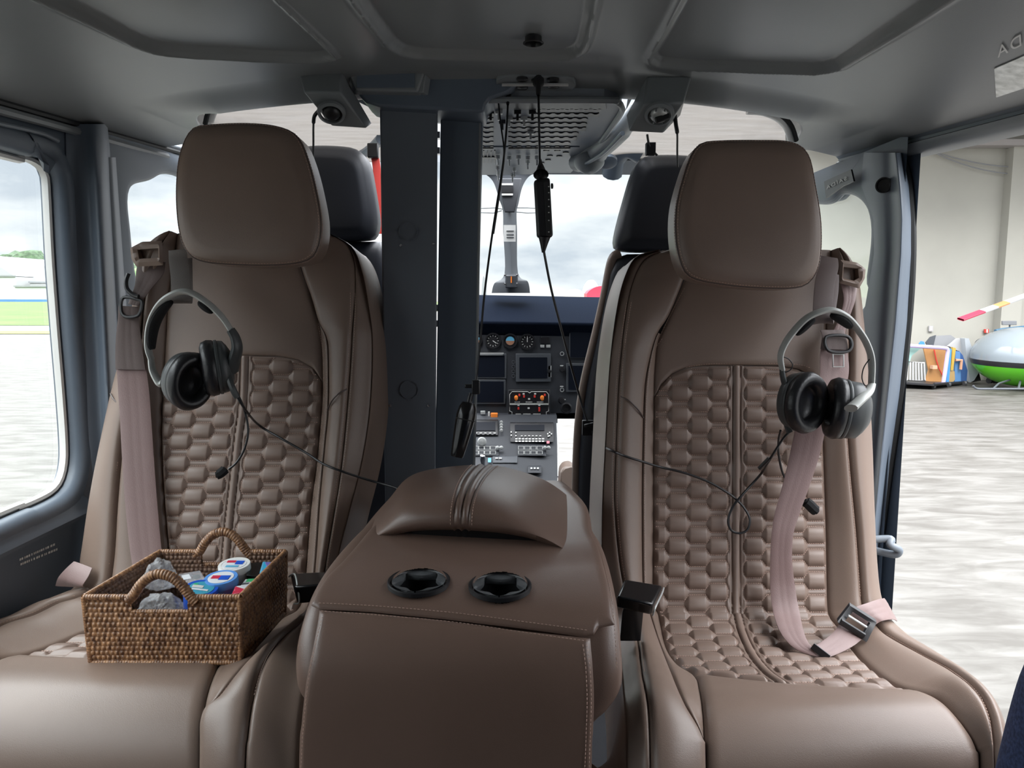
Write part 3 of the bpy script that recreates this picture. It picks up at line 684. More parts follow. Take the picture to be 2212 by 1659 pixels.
# ---- pillars between cabin and cockpit doors
def pillar(name, rows_, m, back):
    """rows_: (py, [(px, X), ...])"""
    pys = [r[0] for r in rows_]; n = len(rows_[0][1]); A = []
    for py in np.linspace(pys[0], pys[-1], 60):
        row = [];
        for i in range(n):
            px = np.interp(py, pys, [r[1][i][0] for r in rows_]); X = np.interp(py, pys, [r[1][i][1] for r in rows_])*(1.08 if back < 0 else 1)
            row.append(PX(px, py, X))
        A.append(row)
    B = []
    for r in A:
        d = cat(r, 5)
        if back > 0: B.append(d+[d[-1]+Vector((.012, .03, 0)), d[-1]+Vector((.02, .06, 0)), d[0]+Vector((.06, .05, 0)), d[0]+Vector((.03, .01, 0))])
        else: B.append(d+[d[-1]+Vector((-.03, .0, 0)), d[-1]+Vector((-.07, .02, 0)), d[0]+Vector((-.06, .04, 0)), d[0]+Vector((-.02, 0, 0))])
    return struct(MB().grid(B, cu=True).build(name, m, angle=50))
pillar('trim_6', [(268, [(142, -.872), (164, -.862), (182, -.85), (205, -.835), (222, -.835), (232, -.85)]),
                  (330, [(143, -.872), (168, -.862), (188, -.85), (205, -.832), (225, -.832), (238, -.85)]),
                  (400, [(145, -.875), (172, -.862), (190, -.85), (212, -.828), (228, -.830), (240, -.85)]),
                  (700, [(158, -.875), (184, -.862), (205, -.85), (226, -.828), (240, -.830), (258, -.85)]),
                  (1000, [(178, -.875), (200, -.862), (222, -.85), (240, -.828), (256, -.830), (275, -.85)]),
                  (1300, [(190, -.875), (212, -.862), (232, -.85), (250, -.828), (268, -.830), (290, -.85)])], 'trim', -1)
pillar('trim_7', [(340, [(222, -.85), (240, -.842), (250, -.85)]), (700, [(246, -.85), (262, -.842), (276, -.85)]), (1300, [(270, -.85), (290, -.842), (306, -.85)])], 'trim_light', -1)
# ---- cockpit door window frames
def cockpit_side(sg, XC, edge, Y0, ztop, nm_w):
    e = [PX(*p, XC) for p in edge]
    if sg > 0: e = e
    inn = e+[Vector((XC, 2.5, 1.37)), Vector((XC, 2.75, 1.28)), Vector((XC, 2.95, 1.10)), Vector((XC, 2.95, .92)), Vector((XC, 2.8, .80)), Vector((XC, 2.3, .79))]
    a = resample(cat(inn, 6, True), 160, True); c = sum(a, Vector())/160; ax = Vector((sg, 0, 0))
    def ro(p):
        y0, y1, z0, z1 = Y0, 3.3, 0, ztop; d = p-c; k = 1e9
        if d.y > 1e-6: k = min(k, (y1-c.y)/d.y)
        if d.y < -1e-6: k = min(k, (y0-c.y)/d.y)
        if d.z > 1e-6: k = min(k, (z1-c.z)/d.z)
        if d.z < -1e-6: k = min(k, (z0-c.z)/d.z)
        return c+d*k
    o_ = [ro(p) for p in a]
    g = MB(); g.grid([o_, [c+(p-c)*1.03-ax*.010 for p in a], [p-ax*.006 for p in a], [p+ax*.03 for p in a], [q+ax*.03 for q in o_]], cu=True)
    struct(g.build('wall_left_cockpit' if sg < 0 else 'wall_right_cockpit', 'trim', angle=50))
    r = MB(); r.tube([p+ax*.004 for p in a], .008, 8, closed=True)
    w_ = struct(empty(nm_w, c)); r.build('window_frame', 'trim_light', w_)
    q = MB(); q.prism([p+ax*.016 for p in a], ax*.003); q.build('pane', 'glass', w_, smooth=False)
cockpit_side(-1, -.93, ((310, 668), (296, 640), (282, 560), (276, 500), (270, 440), (274, 408), (288, 392), (320, 384), (375, 372)), 1.74, 1.44, 'window_2')
cockpit_side(1, .86, ((1866, 673), (1877, 602), (1887, 524), (1886, 475), (1874, 440), (1850, 418), (1820, 414), (1783, 436)), 1.66, 1.40, 'window_3')
# right door-post of the open doorway
pillar('trim_8', [(330, [(1866, .84), (1885, .835), (1905, .835), (1922, .84), (1934, .83), (1945, .85), (1950, .875)]),
                  (400, [(1860, .84), (1885, .835), (1905, .835), (1926, .84), (1942, .83), (1952, .85), (1963, .875)]),
                  (470, [(1886, .84), (1896, .835), (1910, .835), (1930, .84), (1947, .83), (1956, .85), (1968, .875)]),
                  (550, [(1888, .84), (1898, .835), (1912, .835), (1928, .84), (1944, .83), (1956, .85), (1968, .875)]),
                  (700, [(1862, .84), (1885, .835), (1900, .835), (1918, .84), (1932, .83), (1946, .85), (1959, .875)]),
                  (850, [(1845, .84), (1880, .835), (1895, .835), (1904, .84), (1916, .83), (1930, .85), (1943, .875)]),
                  (1000, [(1840, .84), (1860, .835), (1880, .835), (1892, .84), (1902, .83), (1912, .85), (1922, .875)]),
                  (1180, [(1830, .84), (1845, .835), (1862, .835), (1874, .84), (1884, .83), (1894, .85), (1905, .875)]),
                  (1400, [(1810, .84), (1825, .835), (1842, .835), (1854, .84), (1864, .83), (1874, .85), (1885, .875)])], 'trim', 1)
b = MB(); pr_ = [PX(*p, .885) for p in ((1952, 345), (1966, 400), (1971, 500), (1969, 600), (1961, 710), (1945, 860), (1924, 1010), (1906, 1150))]
b.tube(cat(pr_, 6), .0085, 8); struct(b.build('trim_9', 'rubber'))
b = MB(); hc = PX(1910, 400, .832); b.lathe([(.0175, -.002), (.0175, .003), (.0145, .003), (.0135, -.001), (.0001, -.001)], hc+Vector((-.001, 0, 0)), (-1, -.9, 0), 28)
tag(b.build('hole_disc', 'black'), 'round black disc for a hole high on the right door post', 'plug')  # black disc draws the dark hole in the post
# outer step handle at the right door sill
b = MB(); p0 = P(1890, 1165, 1.62); p1 = P(1942, 1188, 1.60)
b.tube(cat([p0, p0+Vector((.03, -.01, .004)), p1+Vector((-.02, 0, .012)), p1, p1+Vector((-.006, .01, -.014)), p0+Vector((.0, .02, -.03))], 6), .0085, 10)
tag(b.build('grab_loop', 'trim_light'), 'grey looped handle low on the open right doorway', 'handle')
# ---- ceiling lettering "SAÍDA" as seen mirrored, with a torn metal-foil label under it
def text_mesh(name, body, place, m, th=.0006, size=1):
    cu = bpy.data.curves.new(name, 'FONT'); cu.body = body; cu.size = size; cu.extrude = th/2; cu.space_character = 1.25
    tmp = bpy.data.objects.new('t', cu); COL.objects.link(tmp); dg = bpy.context.evaluated_depsgraph_get(); dg.update()
    me = bpy.data.meshes.new_from_object(tmp.evaluated_get(dg)); COL.objects.unlink(tmp); bpy.data.objects.remove(tmp)
    ob = bpy.data.objects.new(name, me); COL.objects.link(ob); me.materials.clear(); me.materials.append(M[m])
    for v in me.vertices: v.co = place(v.co)
    return ob
o0 = PC(2157, 121); ox = PC(2178, 110); oy = PC(2154, 97); ex = (ox-o0)/21*16; ey = (oy-o0)
sx_ = .52
def pl_(v):   # string drawn mirrored: text right end stands at the left
    return o0+(ox-o0)*(-(v.x-xr_)/.62*1.0)+(oy-o0)*(v.y/.72)+Vector((0, 0, -.002+v.z))
xr_ = 0
cu = bpy.data.curves.new('w', 'FONT'); cu.body = 'SAÍDA'; cu.size = 1; cu.space_character = 1.25
tmp = bpy.data.objects.new('t', cu); COL.objects.link(tmp); bpy.context.view_layer.update(); xr_ = tmp.dimensions.x; bpy.data.objects.remove(tmp)
t = text_mesh('ceiling_lettering', 'SAÍDA', pl_, 'mark'); tag(t, 'mirrored white capital letters on the grey ceiling above the open doorway', 'lettering')
sb = MB(); sq = [PX(a, c_, .825) for a, c_ in ((1780, 392), (1838, 366), (1844, 392), (1820, 402), (1784, 428))]; sb.prism(sq, (.004, 0, 0)); es = sb.build('door_strap', 'black', smooth=False); tag(es, 'dark strap with tiny mirrored capitals beside the right headrest', 'strap')
s0 = PX(1830, 388, .823); s1 = PX(1786, 409, .823); s2 = PX(1829, 380, .823)
def pls(v): return s0+(s1-s0)*(v.x/xr_)+(s2-s0)*(v.y/.72)+Vector((v.z, 0, 0))
t2 = text_mesh('strap_lettering', 'SAÍDA', pls, 'mark'); t2.parent = es
foil = mat('brushed_foil', (.45, .46, .44), .35, metal=.4, col2=(.75, .76, .74), vscale=60, stretch=(1, 1, 1))
q = [PC(2148, 146), PC(2212, 118), PC(2320, 70), PC(2320, 120), PC(2212, 188), PC(2152, 208)]
g = MB().prism([p+Vector((0, 0, -.0022)) for p in q], (0, 0, .0012)); tag(g.build('foil_label', foil, smooth=False), 'scuffed silvery label on the ceiling under the mirrored letters', 'label')
# ================================================================ columns, header, vents
def col(name, label, x0, x1, y0, y1, Y, dep, m, slant=(0, 0)):
    f = [P(x0, y0, Y), P(x1, y0, Y), P(x1+slant[1], y1, Y), P(x0+slant[0], y1, Y)]
    b = MB().hexa(f+[q+Vector((0, dep, 0)) for q in f])
    return tag(b.build(name, m, bevel=.004, smooth=True), label, 'column')
root = empty('equipment_column', P(882, 1000, 1.66), 'wide dark grey upright column, the left one behind the console', 'column')
f = [P(820, 226, 1.66), P(946, 226, 1.66), P(941, 1120, 1.66), P(832, 1120, 1.66)]
MB().hexa(f+[q+Vector((d_, .10, 0)) for q, d_ in zip(f, (-.004, -.018, -.018, -.004))]).build('shaft', 'column', root, bevel=.004)
c = P(882, 501, 1.6585); b = MB(); b.lathe([(.0215, 0), (.0215, -.0012), (.0195, -.0012), (.0195, 0)], c, (0, 1, 0), 32); b.build('round_cover', 'column', root)
c = P(884, 842, 1.6585); b = MB(); b.lathe([(.0215, 0), (.0215, -.0012), (.0195, -.0012), (.0195, 0)], c, (0, 1, 0), 32); b.build('round_cover', 'column', root)
for a, q in ((838, 234), (935, 234), (866, 530), (936, 527), (925, 876), (843, 876)):
    b = MB(); b.lathe([(.0001, -.0015), (.003, -.0012), (.0036, 0)], P(a, q, 1.659), (0, 1, 0), 12); b.build('screw', 'steel', root)
root = empty('equipment_column', P(992, 1000, 1.72), 'narrower blue-grey upright column beside the instrument panel', 'column')
f = [P(952, 238, 1.72), P(1043, 238, 1.72), P(1020, 1120, 1.72), P(938, 1120, 1.72)]
MB().hexa(f+[q+Vector((0, .05, 0)) for q in f]).build('shaft', 'trim', root, bevel=.003)
b = MB(); q = [P(1037, 262, 1.722), P(1034, 500, 1.722), P(1030, 760, 1.722), P(1022, 1060, 1.722)]; b.tube(cat(q, 6), .0035, 8); b.build('pale_edge', 'grey_plastic', root)  # paler tube stands in for the lit right edge of the column
for y in range(250, 700, 34):
    b = MB(); x = 947.5-(y-250)*.008; b.prect(x-3.0, y, x+3.0, y+14, 1.75, .02); 
    if y < 330 or y > 640: b.build('edge_clip', 'steel', root, smooth=False)
# header above the columns
hd = empty('column_header', P(940, 200, 1.64), 'grey moulded header that joins both columns to the ceiling', 'header')
ol = [(742, 146), (775, 206), (790, 221), (818, 230), (950, 237), (1046, 244), (1049, 226), (1058, 214), (1082, 206), (1102, 198), (1114, 186), (1120, 168), (1128, 144), (1120, 139)]
b = MB(); b.prism(resample([P(a, q, 1.625) for a, q in ol], 60, True), (0, .13, 0)); b.build('bracket', 'trim', hd, bevel=.006)
b = MB(); f = [P(748, 150, 1.60), P(918, 152, 1.60), P(902, 198, 1.60), P(772, 196, 1.60)]; k_ = [P(738, 144, 1.63), P(930, 146, 1.63), P(912, 208, 1.63), P(765, 206, 1.63)]
b.hexa(f+k_); b.build('lamp_housing', 'grey_plastic', hd, bevel=.004)
b = MB(); b.prect(770, 158, 896, 189, 1.5975, .004); b.build('lamp_lens', 'trim', hd, bevel=.001)
b = MB(); f = [P(918, 146, 1.605), P(922, 146, 1.605), P(914, 200, 1.605), P(902, 200, 1.605)]; b.hexa(f+[q+Vector((.012, .03, 0)) for q in f]); b.build('lamp_cheek', 'grey_plastic', hd, bevel=.002)
# ---- the two ceiling modules with swivel vents
def vent(name, label, F_, ball, ballr, sg, plate_):
    """F_: dict of pixel corners with depths"""
    r = empty(name, P(*F_['top'][0]), label, 'air vent', None)
    t = [P(*q) for q in F_['top']]; bt = [P(*q) for q in F_['bot']]; tip = [P(*q) for q in F_['tip']]
    b = MB(); b.add(t+bt+tip, [(0, 1, 2, 3), (3, 2, 5, 4), (4, 5, 7, 6), (0, 3, 4, 6), (1, 7, 5, 2), (0, 6, 7, 1)])
    b.build('housing', 'grey_plastic', r, bevel=.004, seg=3)
    b = MB(); q = [P(*k) for k in plate_]; b.prism(q, (0, 0, .006)); b.build('mounting_plate', 'trim_light', r, bevel=.002)
    c = P(*ball); n = Vector((-.1*sg, -.55, -.8)).normalized()
    b = MB(); b.lathe([(ballr*1.45, -.002), (ballr*1.40, .004), (ballr*1.12, .007), (ballr*1.08, .0)], c, n, 32, sx=1); b.build('vent_ring', 'grey_plastic', r)
    return r, c, n
r, c, n = vent('ceiling_vent', 'grey ceiling vent box with a black ball, above the left seat', 
  dict(top=[(642, 146, 1.585), (738, 152, 1.585), (736, 200, 1.56), (655, 199, 1.56)], bot=[(716, 272, 1.62), (792, 277, 1.62)], tip=[(742, 262, 1.72), (804, 268, 1.72)]), (716, 243, 1.585), .020, -1,
  [(614, 143, 1.60), (746, 148, 1.60), (822, 236, 1.78), (812, 240, 1.78), (640, 155, 1.62)])
b = MB(); b.lathe([(.0001, .012), (.010, .011), (.0165, .007), (.0195, -.001), (.0195, -.01)], c, n, 28); b.build('ball', 'black', r)
b = MB(); b.tube([P(628, 149, 1.592), P(628, 151, 1.590)], .003, 8); b.build('screw', 'black', r)
r, c, n = vent('ceiling_vent', 'grey ceiling vent box with a clear ribbed ball, above the right seat',
  dict(top=[(1398, 164, 1.585), (1494, 164, 1.585), (1478, 222, 1.56), (1390, 226, 1.56)], bot=[(1358, 284, 1.62), (1432, 288, 1.62)], tip=[(1352, 250, 1.72), (1470, 250, 1.72)]), (1424, 246, 1.575), .021, 1,
  [(1378, 158, 1.60), (1524, 160, 1.60), (1500, 178, 1.64), (1365, 215, 1.76), (1352, 240, 1.80), (1360, 190, 1.68)])
b = MB(); b.lathe([(.0001, .012), (.010, .012), (.017, .008), (.0205, -.001), (.0205, -.01)], c, n, 28); b.build('ball', 'silver', r)
b = MB(); b.box(c+n*.013+Vector((.006, -.002, 0)), (.030, .008, .012), Matrix.Rotation(-.3, 3, 'Y')); b.build('vent_knob', 'black', r, bevel=.002)
for k in range(6):
    a = k*PI/3; b = MB(); e1 = Vector((1, 0, 0)); e2 = n.cross(e1).normalized(); p = c+n*.004+(e1*math.cos(a)+e2*math.sin(a))*.018; b.tube([p, p+n*.006], .0018, 6); b.build('vent_rib', 'grey_plastic', r)
# ---- headset socket plate on the ceiling lip
r = empty('socket_plate', PC(1190, 178), 'oval socket plate with plugs on the front lip of the ceiling', 'sockets')
dz3 = Vector((0, 0, -.004))
q = [PC(a, b_)+dz3 for a, b_ in ((1072, 174), (1078, 165), (1110, 161), (1215, 163), (1236, 168), (1244, 180), (1238, 190), (1220, 195), (1110, 194), (1080, 189))]
b = MB(); b.prism(resample(cat(q, 5, True), 48, True), (0, 0, .010)); b.build('plate', 'grey_plastic', r, bevel=.0015)
for a, b_ in ((1128, 168), (1128, 186), (1195, 170), (1195, 184), (1160, 172)):
    m = MB(); m.lathe([(.0001, -.0025), (.010, -.002), (.0125, 0), (.0125, .004)], PC(a, b_)+dz3, (0, 0, 1), 20); m.build('socket', 'black', r)
m = MB(); m.prism([PC(a, b_)+dz3*1.9 for a, b_ in ((1084, 175), (1228, 175), (1228, 178.5), (1084, 178.5))], (0, 0, .003)); m.build('rim_strip', 'silver', r, smooth=False)
# ================================================================ cockpit roof: skylights, overhead panel, header
ZR = 1.47
def sky(name, pts):
    q = [PZ(a, b_, ZR+.03) for a, b_ in pts]; w_ = struct(empty(name, sum(q, Vector())/len(q)))
    b = MB(); b.prism(q, (0, 0, .004)); b.build('pane', 'skyglass', w_, smooth=False)
    for k in range(len(q)):
        pass
    return w_
sky('window_4', [(440, 196), (840, 200), (835, 350), (640, 352), (420, 300)])
sky('window_5', [(1455, 200), (1790, 200), (1730, 330), (1560, 345), (1280, 352), (1350, 260)])
# arched light frames at the outer skylight corners
b = MB(); b.tube(cat([P(*q) for q in ((452, 262, 1.84), (462, 238, 1.83), (485, 222, 1.82), (520, 213, 1.80), (556, 211, 1.79))], 8), [.012]*32+[.010], 10, flat=.6); struct(b.build('trim_10', 'white_plastic'))
b = MB(); b.tube(cat([P(*q) for q in ((1614, 240, 1.80), (1650, 243, 1.80), (1682, 256, 1.81), (1702, 276, 1.83), (1712, 304, 1.85))], 8), .013, 10, flat=.6); struct(b.build('trim_11', 'white_plastic'))
b = MB(); b.tube(cat([P(*q) for q in ((1612, 236, 1.785), (1652, 237, 1.785), (1688, 250, 1.795), (1709, 272, 1.81), (1720, 304, 1.83))], 8), .006, 8); struct(b.build('trim_12', 'rubber'))
b = MB(); b.tube(cat([P(*q) for q in ((443, 268, 1.83), (453, 236, 1.81), (480, 217, 1.80), (524, 207, 1.79))], 8), .006, 8); struct(b.build('trim_13', 'rubber'))
navy = mat('navy_paint', (.06, .10, .28), .4)
b = MB(); b.tube(cat([PZ(*q, 1.56) for q in ((505, 214), (540, 238), (566, 262), (600, 300))], 6), .022, 10); struct(b.build('trim_14', navy))
b = MB(); b.tube(cat([PZ(*q, 1.56) for q in ((478, 224), (505, 244), (522, 262), (540, 290))], 6), .010, 8); struct(b.build('trim_15', 'black'))
b = MB(); b.tube([PZ(*q, 1.56) for q in ((1668, 252), (1640, 272), (1612, 296))], .018, 10); struct(b.build('trim_16', 'trim'))
# blue-black edge and wiper line beside the left column
b = MB(); b.tube(cat([PZ(*q, 1.49) for q in ((700, 352), (770, 338), (800, 322), (822, 300))], 6), .014, 8); struct(b.build('trim_17', 'trim'))
red_st = empty('rescue_strap', P(815, 420, 2.14), 'red strap hanging behind the left column', 'strap')
b = MB(); b.ribbon(cat([P(*q) for q in ((803, 322, 2.14), (812, 350, 2.14), (816, 400, 2.14), (819, 460, 2.14), (821, 505, 2.14))], 8), .022, (1, .2, 0), .003); b.build('webbing', 'red', red_st)
b = MB(); b.box(P(806, 326, 2.13), (.03, .02, .04)); b.build('clip', 'black', red_st, bevel=.003)
# overhead circuit-breaker panel
oh = empty('overhead_panel', PZ(1190, 300, ZR), 'overhead cockpit panel with rows of dark wavy slots', 'control panel')
lay = mat('overhead_grey', (.20, .22, .25), .45, bump=.1)
q = [(1040, 218), (1305, 216), (1332, 220), (1343, 232), (1338, 250), (1290, 318), (1230, 376), (1035, 378)]
b = MB(); b.prism([PZ(a, c_, ZR) for a, c_ in q], (0, 0, .03)); b.build('panel', lay, oh, smooth=False)
b = MB(); b.tube(cat([PZ(a, c_, ZR-.004) for a, c_ in [(1036, 216)]+q[1:6]], 5), .007, 8); b.build('rim', 'grey_plastic', oh)
for i in range(9):
    y = 236+i*10.2; xr_ = [1298, 1294, 1270, 1268, 1266, 1250, 1246, 1232, 1232][i]; y2 = y+6.2
    for xa, xb in (((1100, xr_) if i < 2 else (1098, xr_)), (1038, 1066)):
        if i < 2 and xa == 1100: xa = 1152
        n = max(2, int((xb-xa)/5)); up = []; dn = []
        for k in range(n+1):
            x = xa+(xb-xa)*k/n; w_ = 1.2*(1 if (k//2) % 2 else -1)
            up.append(PZ(x, y+w_, ZR-.003)); dn.append(PZ(x, y2-w_*.2, ZR-.003))
        b = MB(); b.grid([up, dn]); b.grid([[p+Vector((0, 0, .004)) for p in up], up]); b.grid([dn, [p+Vector((0, 0, .004)) for p in dn]]); b.build('slot', 'black', oh, smooth=False)
b = MB(); b.prism([PZ(a, c_, ZR-.003) for a, c_ in ((1062, 222), (1308, 222), (1310, 236), (1062, 236))], (0, 0, .004)); b.build('slot', 'black', oh, smooth=False)
for k, (a, c_) in enumerate([(1060, 240), (1078, 240), (1085, 262), (1100, 254), (1118, 241), (1132, 254), (1150, 241), (1146, 284)]):
    b = MB(); p = PZ(a, c_, ZR-.002); b.box(p, (.016, .014, .014)); b.box(p+Vector((0, -.002, -.012)), (.006, .008, .018)); b.build('switch', 'silver' if k % 2 else 'black', oh, bevel=.001)
b = MB(); b.prism([PZ(a, c_, ZR-.003) for a, c_ in ((1036, 318), (1252, 318), (1240, 321), (1036, 321))], (0, 0, .003)); b.build('divider', 'trim', oh, smooth=False)
for a, c_ in ((1180, 326), (1204, 326), (1188, 337), (1184, 346), (1170, 352), (1208, 338), (1222, 330)):
    b = MB(); b.lathe([(.0001, -.001), (.009, -.001), (.009, .002)], PZ(a, c_, ZR-.002), (0, 0, 1), 12); b.build('button', 'black', oh)
for a, c_ in ((1075, 336), (1075, 360), (1100, 338), (1120, 336), (1140, 338), (1140, 346), (1111, 363), (1160, 337), (1107, 375), (1076, 372)):
    b = MB(); p = PZ(a, c_, ZR-.004); b.lathe([(.007, 0), (.007, -.010), (.003, -.012), (.003, -.028), (.0001, -.029)], p, (0, .1, 1), 10); b.build('toggle', 'silver', oh)
for x in (1044, 1052, 1060, 1068): 
    b = MB(); b.prism([PZ(x, 326+(x % 3)*3, ZR-.003), PZ(x+2, 326, ZR-.003), PZ(x+2, 352, ZR-.003), PZ(x, 352, ZR-.003)], (0, 0, .003)); b.build('slot', 'black', oh, smooth=False)
b = MB(); b.prism([PZ(1040, 340, ZR-.004), PZ(1070, 340, ZR-.004), PZ(1070, 342, ZR-.004), PZ(1040, 342, ZR-.004)], (0, 0, .003)); b.build('slot', 'black', oh, smooth=False)
# curved grey roof beam with two spot vents on the right
b = MB(); b.tube(cat([P(*q) for q in ((1404, 206, 1.74), (1385, 232, 1.80), (1350, 272, 1.95), (1310, 312, 2.1), (1272, 344, 2.25), (1250, 352, 2.32))], 8), [.020]*8+[.026]*10+[.030]*10+[.034]*13, 14, flat=.8)
rb = tag(b.build('roof_beam', 'grey_plastic'), 'curved grey roof beam ending in spot vents, right of the overhead panel', 'beam')
b = MB(); b.lathe([(.0001, -.030), (.02, -.026), (.034, -.012), (.044, 0), (.044, .006)], P(1273, 352, 2.2), (0, .5, .9), 24); b.build('spot_vent', 'grey_plastic', rb)
b = MB(); b.lathe([(.0001, -.004), (.020, -.004), (.030, 0), (.03, .01)], P(1312, 352, 2.3), (0, .5, .9), 20); b.build('spot_vent', 'trim', rb)
b = MB(); b.tube(cat([P(*q) for q in ((1345, 288, 1.84), (1300, 332, 2.04), (1260, 356, 2.2))], 8), .006, 8); b.build('beam_seam', 'trim', rb)
# front header and windshield post
b = MB(); f = [P(1150, 377, 2.62), P(1400, 378, 2.62), P(1420, 330, 2.5), P(1215, 342, 2.5)]; b.hexa(f+[q+Vector((0, .04, .01)) for q in f]); struct(b.build('trim_18', 'trim', bevel=.004))
b = MB(); b.tube(cat([P(*q) for q in ((1322, 375, 2.55), (1330, 340, 2.5), (1355, 318, 2.45), (1385, 330, 2.45))], 6), .035, 12); struct(b.build('trim_19', 'trim'))
wp = empty('windshield_post', P(1102, 630, 2.78), 'dark centre windshield post with placards between the two panes', 'post')
L1 = [(1000, 374), (1040, 375), (1056, 382), (1068, 398), (1078, 430), (1086, 455), (1087, 500), (1090, 590), (1068, 612), (1062, 633)]
R1 = [(1180, 371), (1160, 374), (1142, 382), (1128, 405), (1120, 440), (1116, 458), (1117, 500), (1119, 590), (1140, 608), (1145, 633)]
A = cat([Vector((a, b_, 0)) for a, b_ in L1], 5); Bq = cat([Vector((a, b_, 0)) for a, b_ in R1], 5)
fr = [[P(a.x, a.y, 2.78), P((a.x+c_.x)/2, (a.y+c_.y)/2, 2.75), P(c_.x, c_.y, 2.78), P(c_.x, c_.y, 2.84), P(a.x, a.y, 2.84)] for a, c_ in zip(A, Bq)]
MB().grid(fr, cu=True).build('post', 'panel2', wp, angle=50)
b = MB(); f = [(1075, 385), (1127, 385), (1112, 458), (1090, 458)]; b.prism([P(a, c_, 2.735) for a, c_ in f], (0, .02, 0)); b.build('cover', 'panel', wp, bevel=.003)
for y in (396, 418): b = MB(); b.prect(1084, y, 1108, y+4, 2.728, .004); b.build('placard', 'mark', wp, smooth=False)
b = MB(); b.prect(1083, 402, 1109, 416, 2.728, .004); b.build('placard', 'black', wp, smooth=False)
b = MB(); b.prect(1088, 486, 1114, 522, 2.735, .004); b.build('placard', 'white_plastic', wp, smooth=False)
for y in (498, 506, 512): b = MB(); b.prect(1094, y, 1110, y+1.6, 2.732, .003); b.build('placard_line', 'panel2', wp, smooth=False)
b = MB(); b.prect(1091, 594, 1119, 622, 2.70, .05); b.build('base_box', 'panel2', wp, bevel=.004)
b = MB(); b.prect(1103, 597, 1106, 611, 2.697, .004); b.build('base_mark', 'orange', wp, smooth=False)
for x in (1091, 1117):
    for y in (594, 613): b = MB(); b.lathe([(.0001, -.004), (.004, -.003), (.004, 0)], P(x, y, 2.70), (0, 1, 0), 10); b.build('screw', 'steel', wp)
for pts in (((1036, 450), (1070, 449), (1088, 452)), ((1036, 459), (1066, 460), (1084, 455)), ((1116, 449), (1140, 449), (1165, 450)), ((1116, 458), (1140, 460), (1165, 459))):
    b = MB(); b.tube([P(*q, 2.86) for q in pts], .0022, 6); b.build('wiper_wire', 'grey_plastic', wp)
# windshield glass
w_ = struct(empty('window_6', (.0, 2.95, 1.1)))
q = [P(860, 350, 2.9), P(1090, 350, 2.9), P(1090, 640, 3.1), P(860, 640, 3.1)]; MB().prism(q, (0, .005, 0)).build('pane', 'glass', w_, smooth=False)
w_ = struct(empty('window_7', (.3, 2.95, 1.1)))
q = [P(1110, 350, 2.9), P(1480, 350, 2.9), P(1480, 640, 3.1), P(1110, 640, 3.1)]; MB().prism(q, (0, .005, 0)).build('pane', 'glass', w_, smooth=False)
# ================================================================ instrument panel
ip = empty('instrument_panel', P(1150, 1000, 2.6), 'dark instrument panel with round gauges, screens and radios seen past the console', 'instrument panel')
b = MB(); f = [P(960, 634, 2.92), P(1330, 641, 2.92), P(1330, 700, 2.62), P(960, 694, 2.62)]; b.hexa(f+[q+Vector((0, .05, -.06)) for q in f]); b.build('glareshield', mat('glareshield', (.007, .010, .018), .95, bump=.5, spec=.02), ip, bevel=.01)
YP = 2.66
f = [P(1018, 690, YP), P(1300, 694, YP), P(1296, 905, YP), P(1018, 905, YP)]; b = MB(); b.hexa(f+[q+Vector((0, .12, 0)) for q in f]); b.build('panel', 'panel', ip, bevel=.004)
def scr(x0, y0, x1, y1, m='screen', Y=YP-.012, nm='screen', dep=.012, bev=.0015, fr=4):
    b = MB(); b.prect(x0-fr, y0-fr, x1+fr, y1+fr, Y+.002, dep); fo = b.build(nm, 'panel2', ip, bevel=bev)
    b = MB(); b.prect(x0, y0, x1, y1, Y-.0005, .003); b.build('glass_face', m, fo, smooth=False)
    return fo
scr(1020, 768, 1090, 814); scr(1020, 824, 1088, 869); scr(1122, 772, 1182, 817, fr=8); scr(1228, 790, 1262, 842, fr=5); scr(1232, 700, 1290, 772, fr=2)
b = MB(); b.prect(1026, 762, 1088, 764.5, YP-.02, .004); b.prect(1026, 766, 1086, 767, YP-.02, .004); b.build('edge_bars', 'silver', ip, smooth=False)  # two thin silver strips above the upper left screen
def gauge(px, py, r, kind):
    c = P(px, py, YP-.004); R = r/F*2.66; n = (0, -1, 0)
    b = MB(); b.lathe([(R*1.25, 0), (R*1.22, .010), (R*1.03, .010), (R, .002)], c, n, 28); g = b.build('gauge', 'black', ip)
    m = {'att': 'black', 'std': 'black', 'hsi': 'black'}[kind]
    b = MB(); b.lathe([(R, .003), (.0001, .003)], c, n, 28); b.build('dial', m, g)
    if kind == 'att':
        for m_, z0, z1 in (('sky_blue', 0, .72), ('ground_brown', -.72, 0)):
            b = MB(); A = []
            for k in range(13):
                a = -PI/2+PI*k/12 if z0 == 0 else PI/2+PI*k/12
                A.append(c+Vector((math.sin(a)*R*.72, -.0045, math.cos(a)*R*.72)))
            b.prism(A, (0, -.0008, 0)); b.build('horizon_card', m_, g, smooth=False)
    else:
        for k in range(12):
            a = k*PI/6; p = c+Vector((math.sin(a)*R*.8, -.005, math.cos(a)*R*.8)); b = MB(); b.box(p, (R*.08, .001, R*.22), Matrix.Rotation(a, 3, 'Y')); b.build('tick', 'mark', g, smooth=False)
        b = MB(); a = 2.2 if kind == 'std' else 0; b.box(c+Vector((math.sin(a)*R*.3, -.006, math.cos(a)*R*.3)), (R*.12, .001, R*.7), Matrix.Rotation(a, 3, 'Y')); b.build('needle', 'mark', g, smooth=False)
M['sky_blue'] = mat('sky_blue', (.12, .42, .62), .4); M['ground_brown'] = mat('ground_brown', (.32, .16, .10), .5)
gauge(1065, 736, 14, 'std'); gauge(1102, 736, 13, 'att'); gauge(1139, 738, 14, 'hsi'); gauge(1030, 734, 10, 'att')
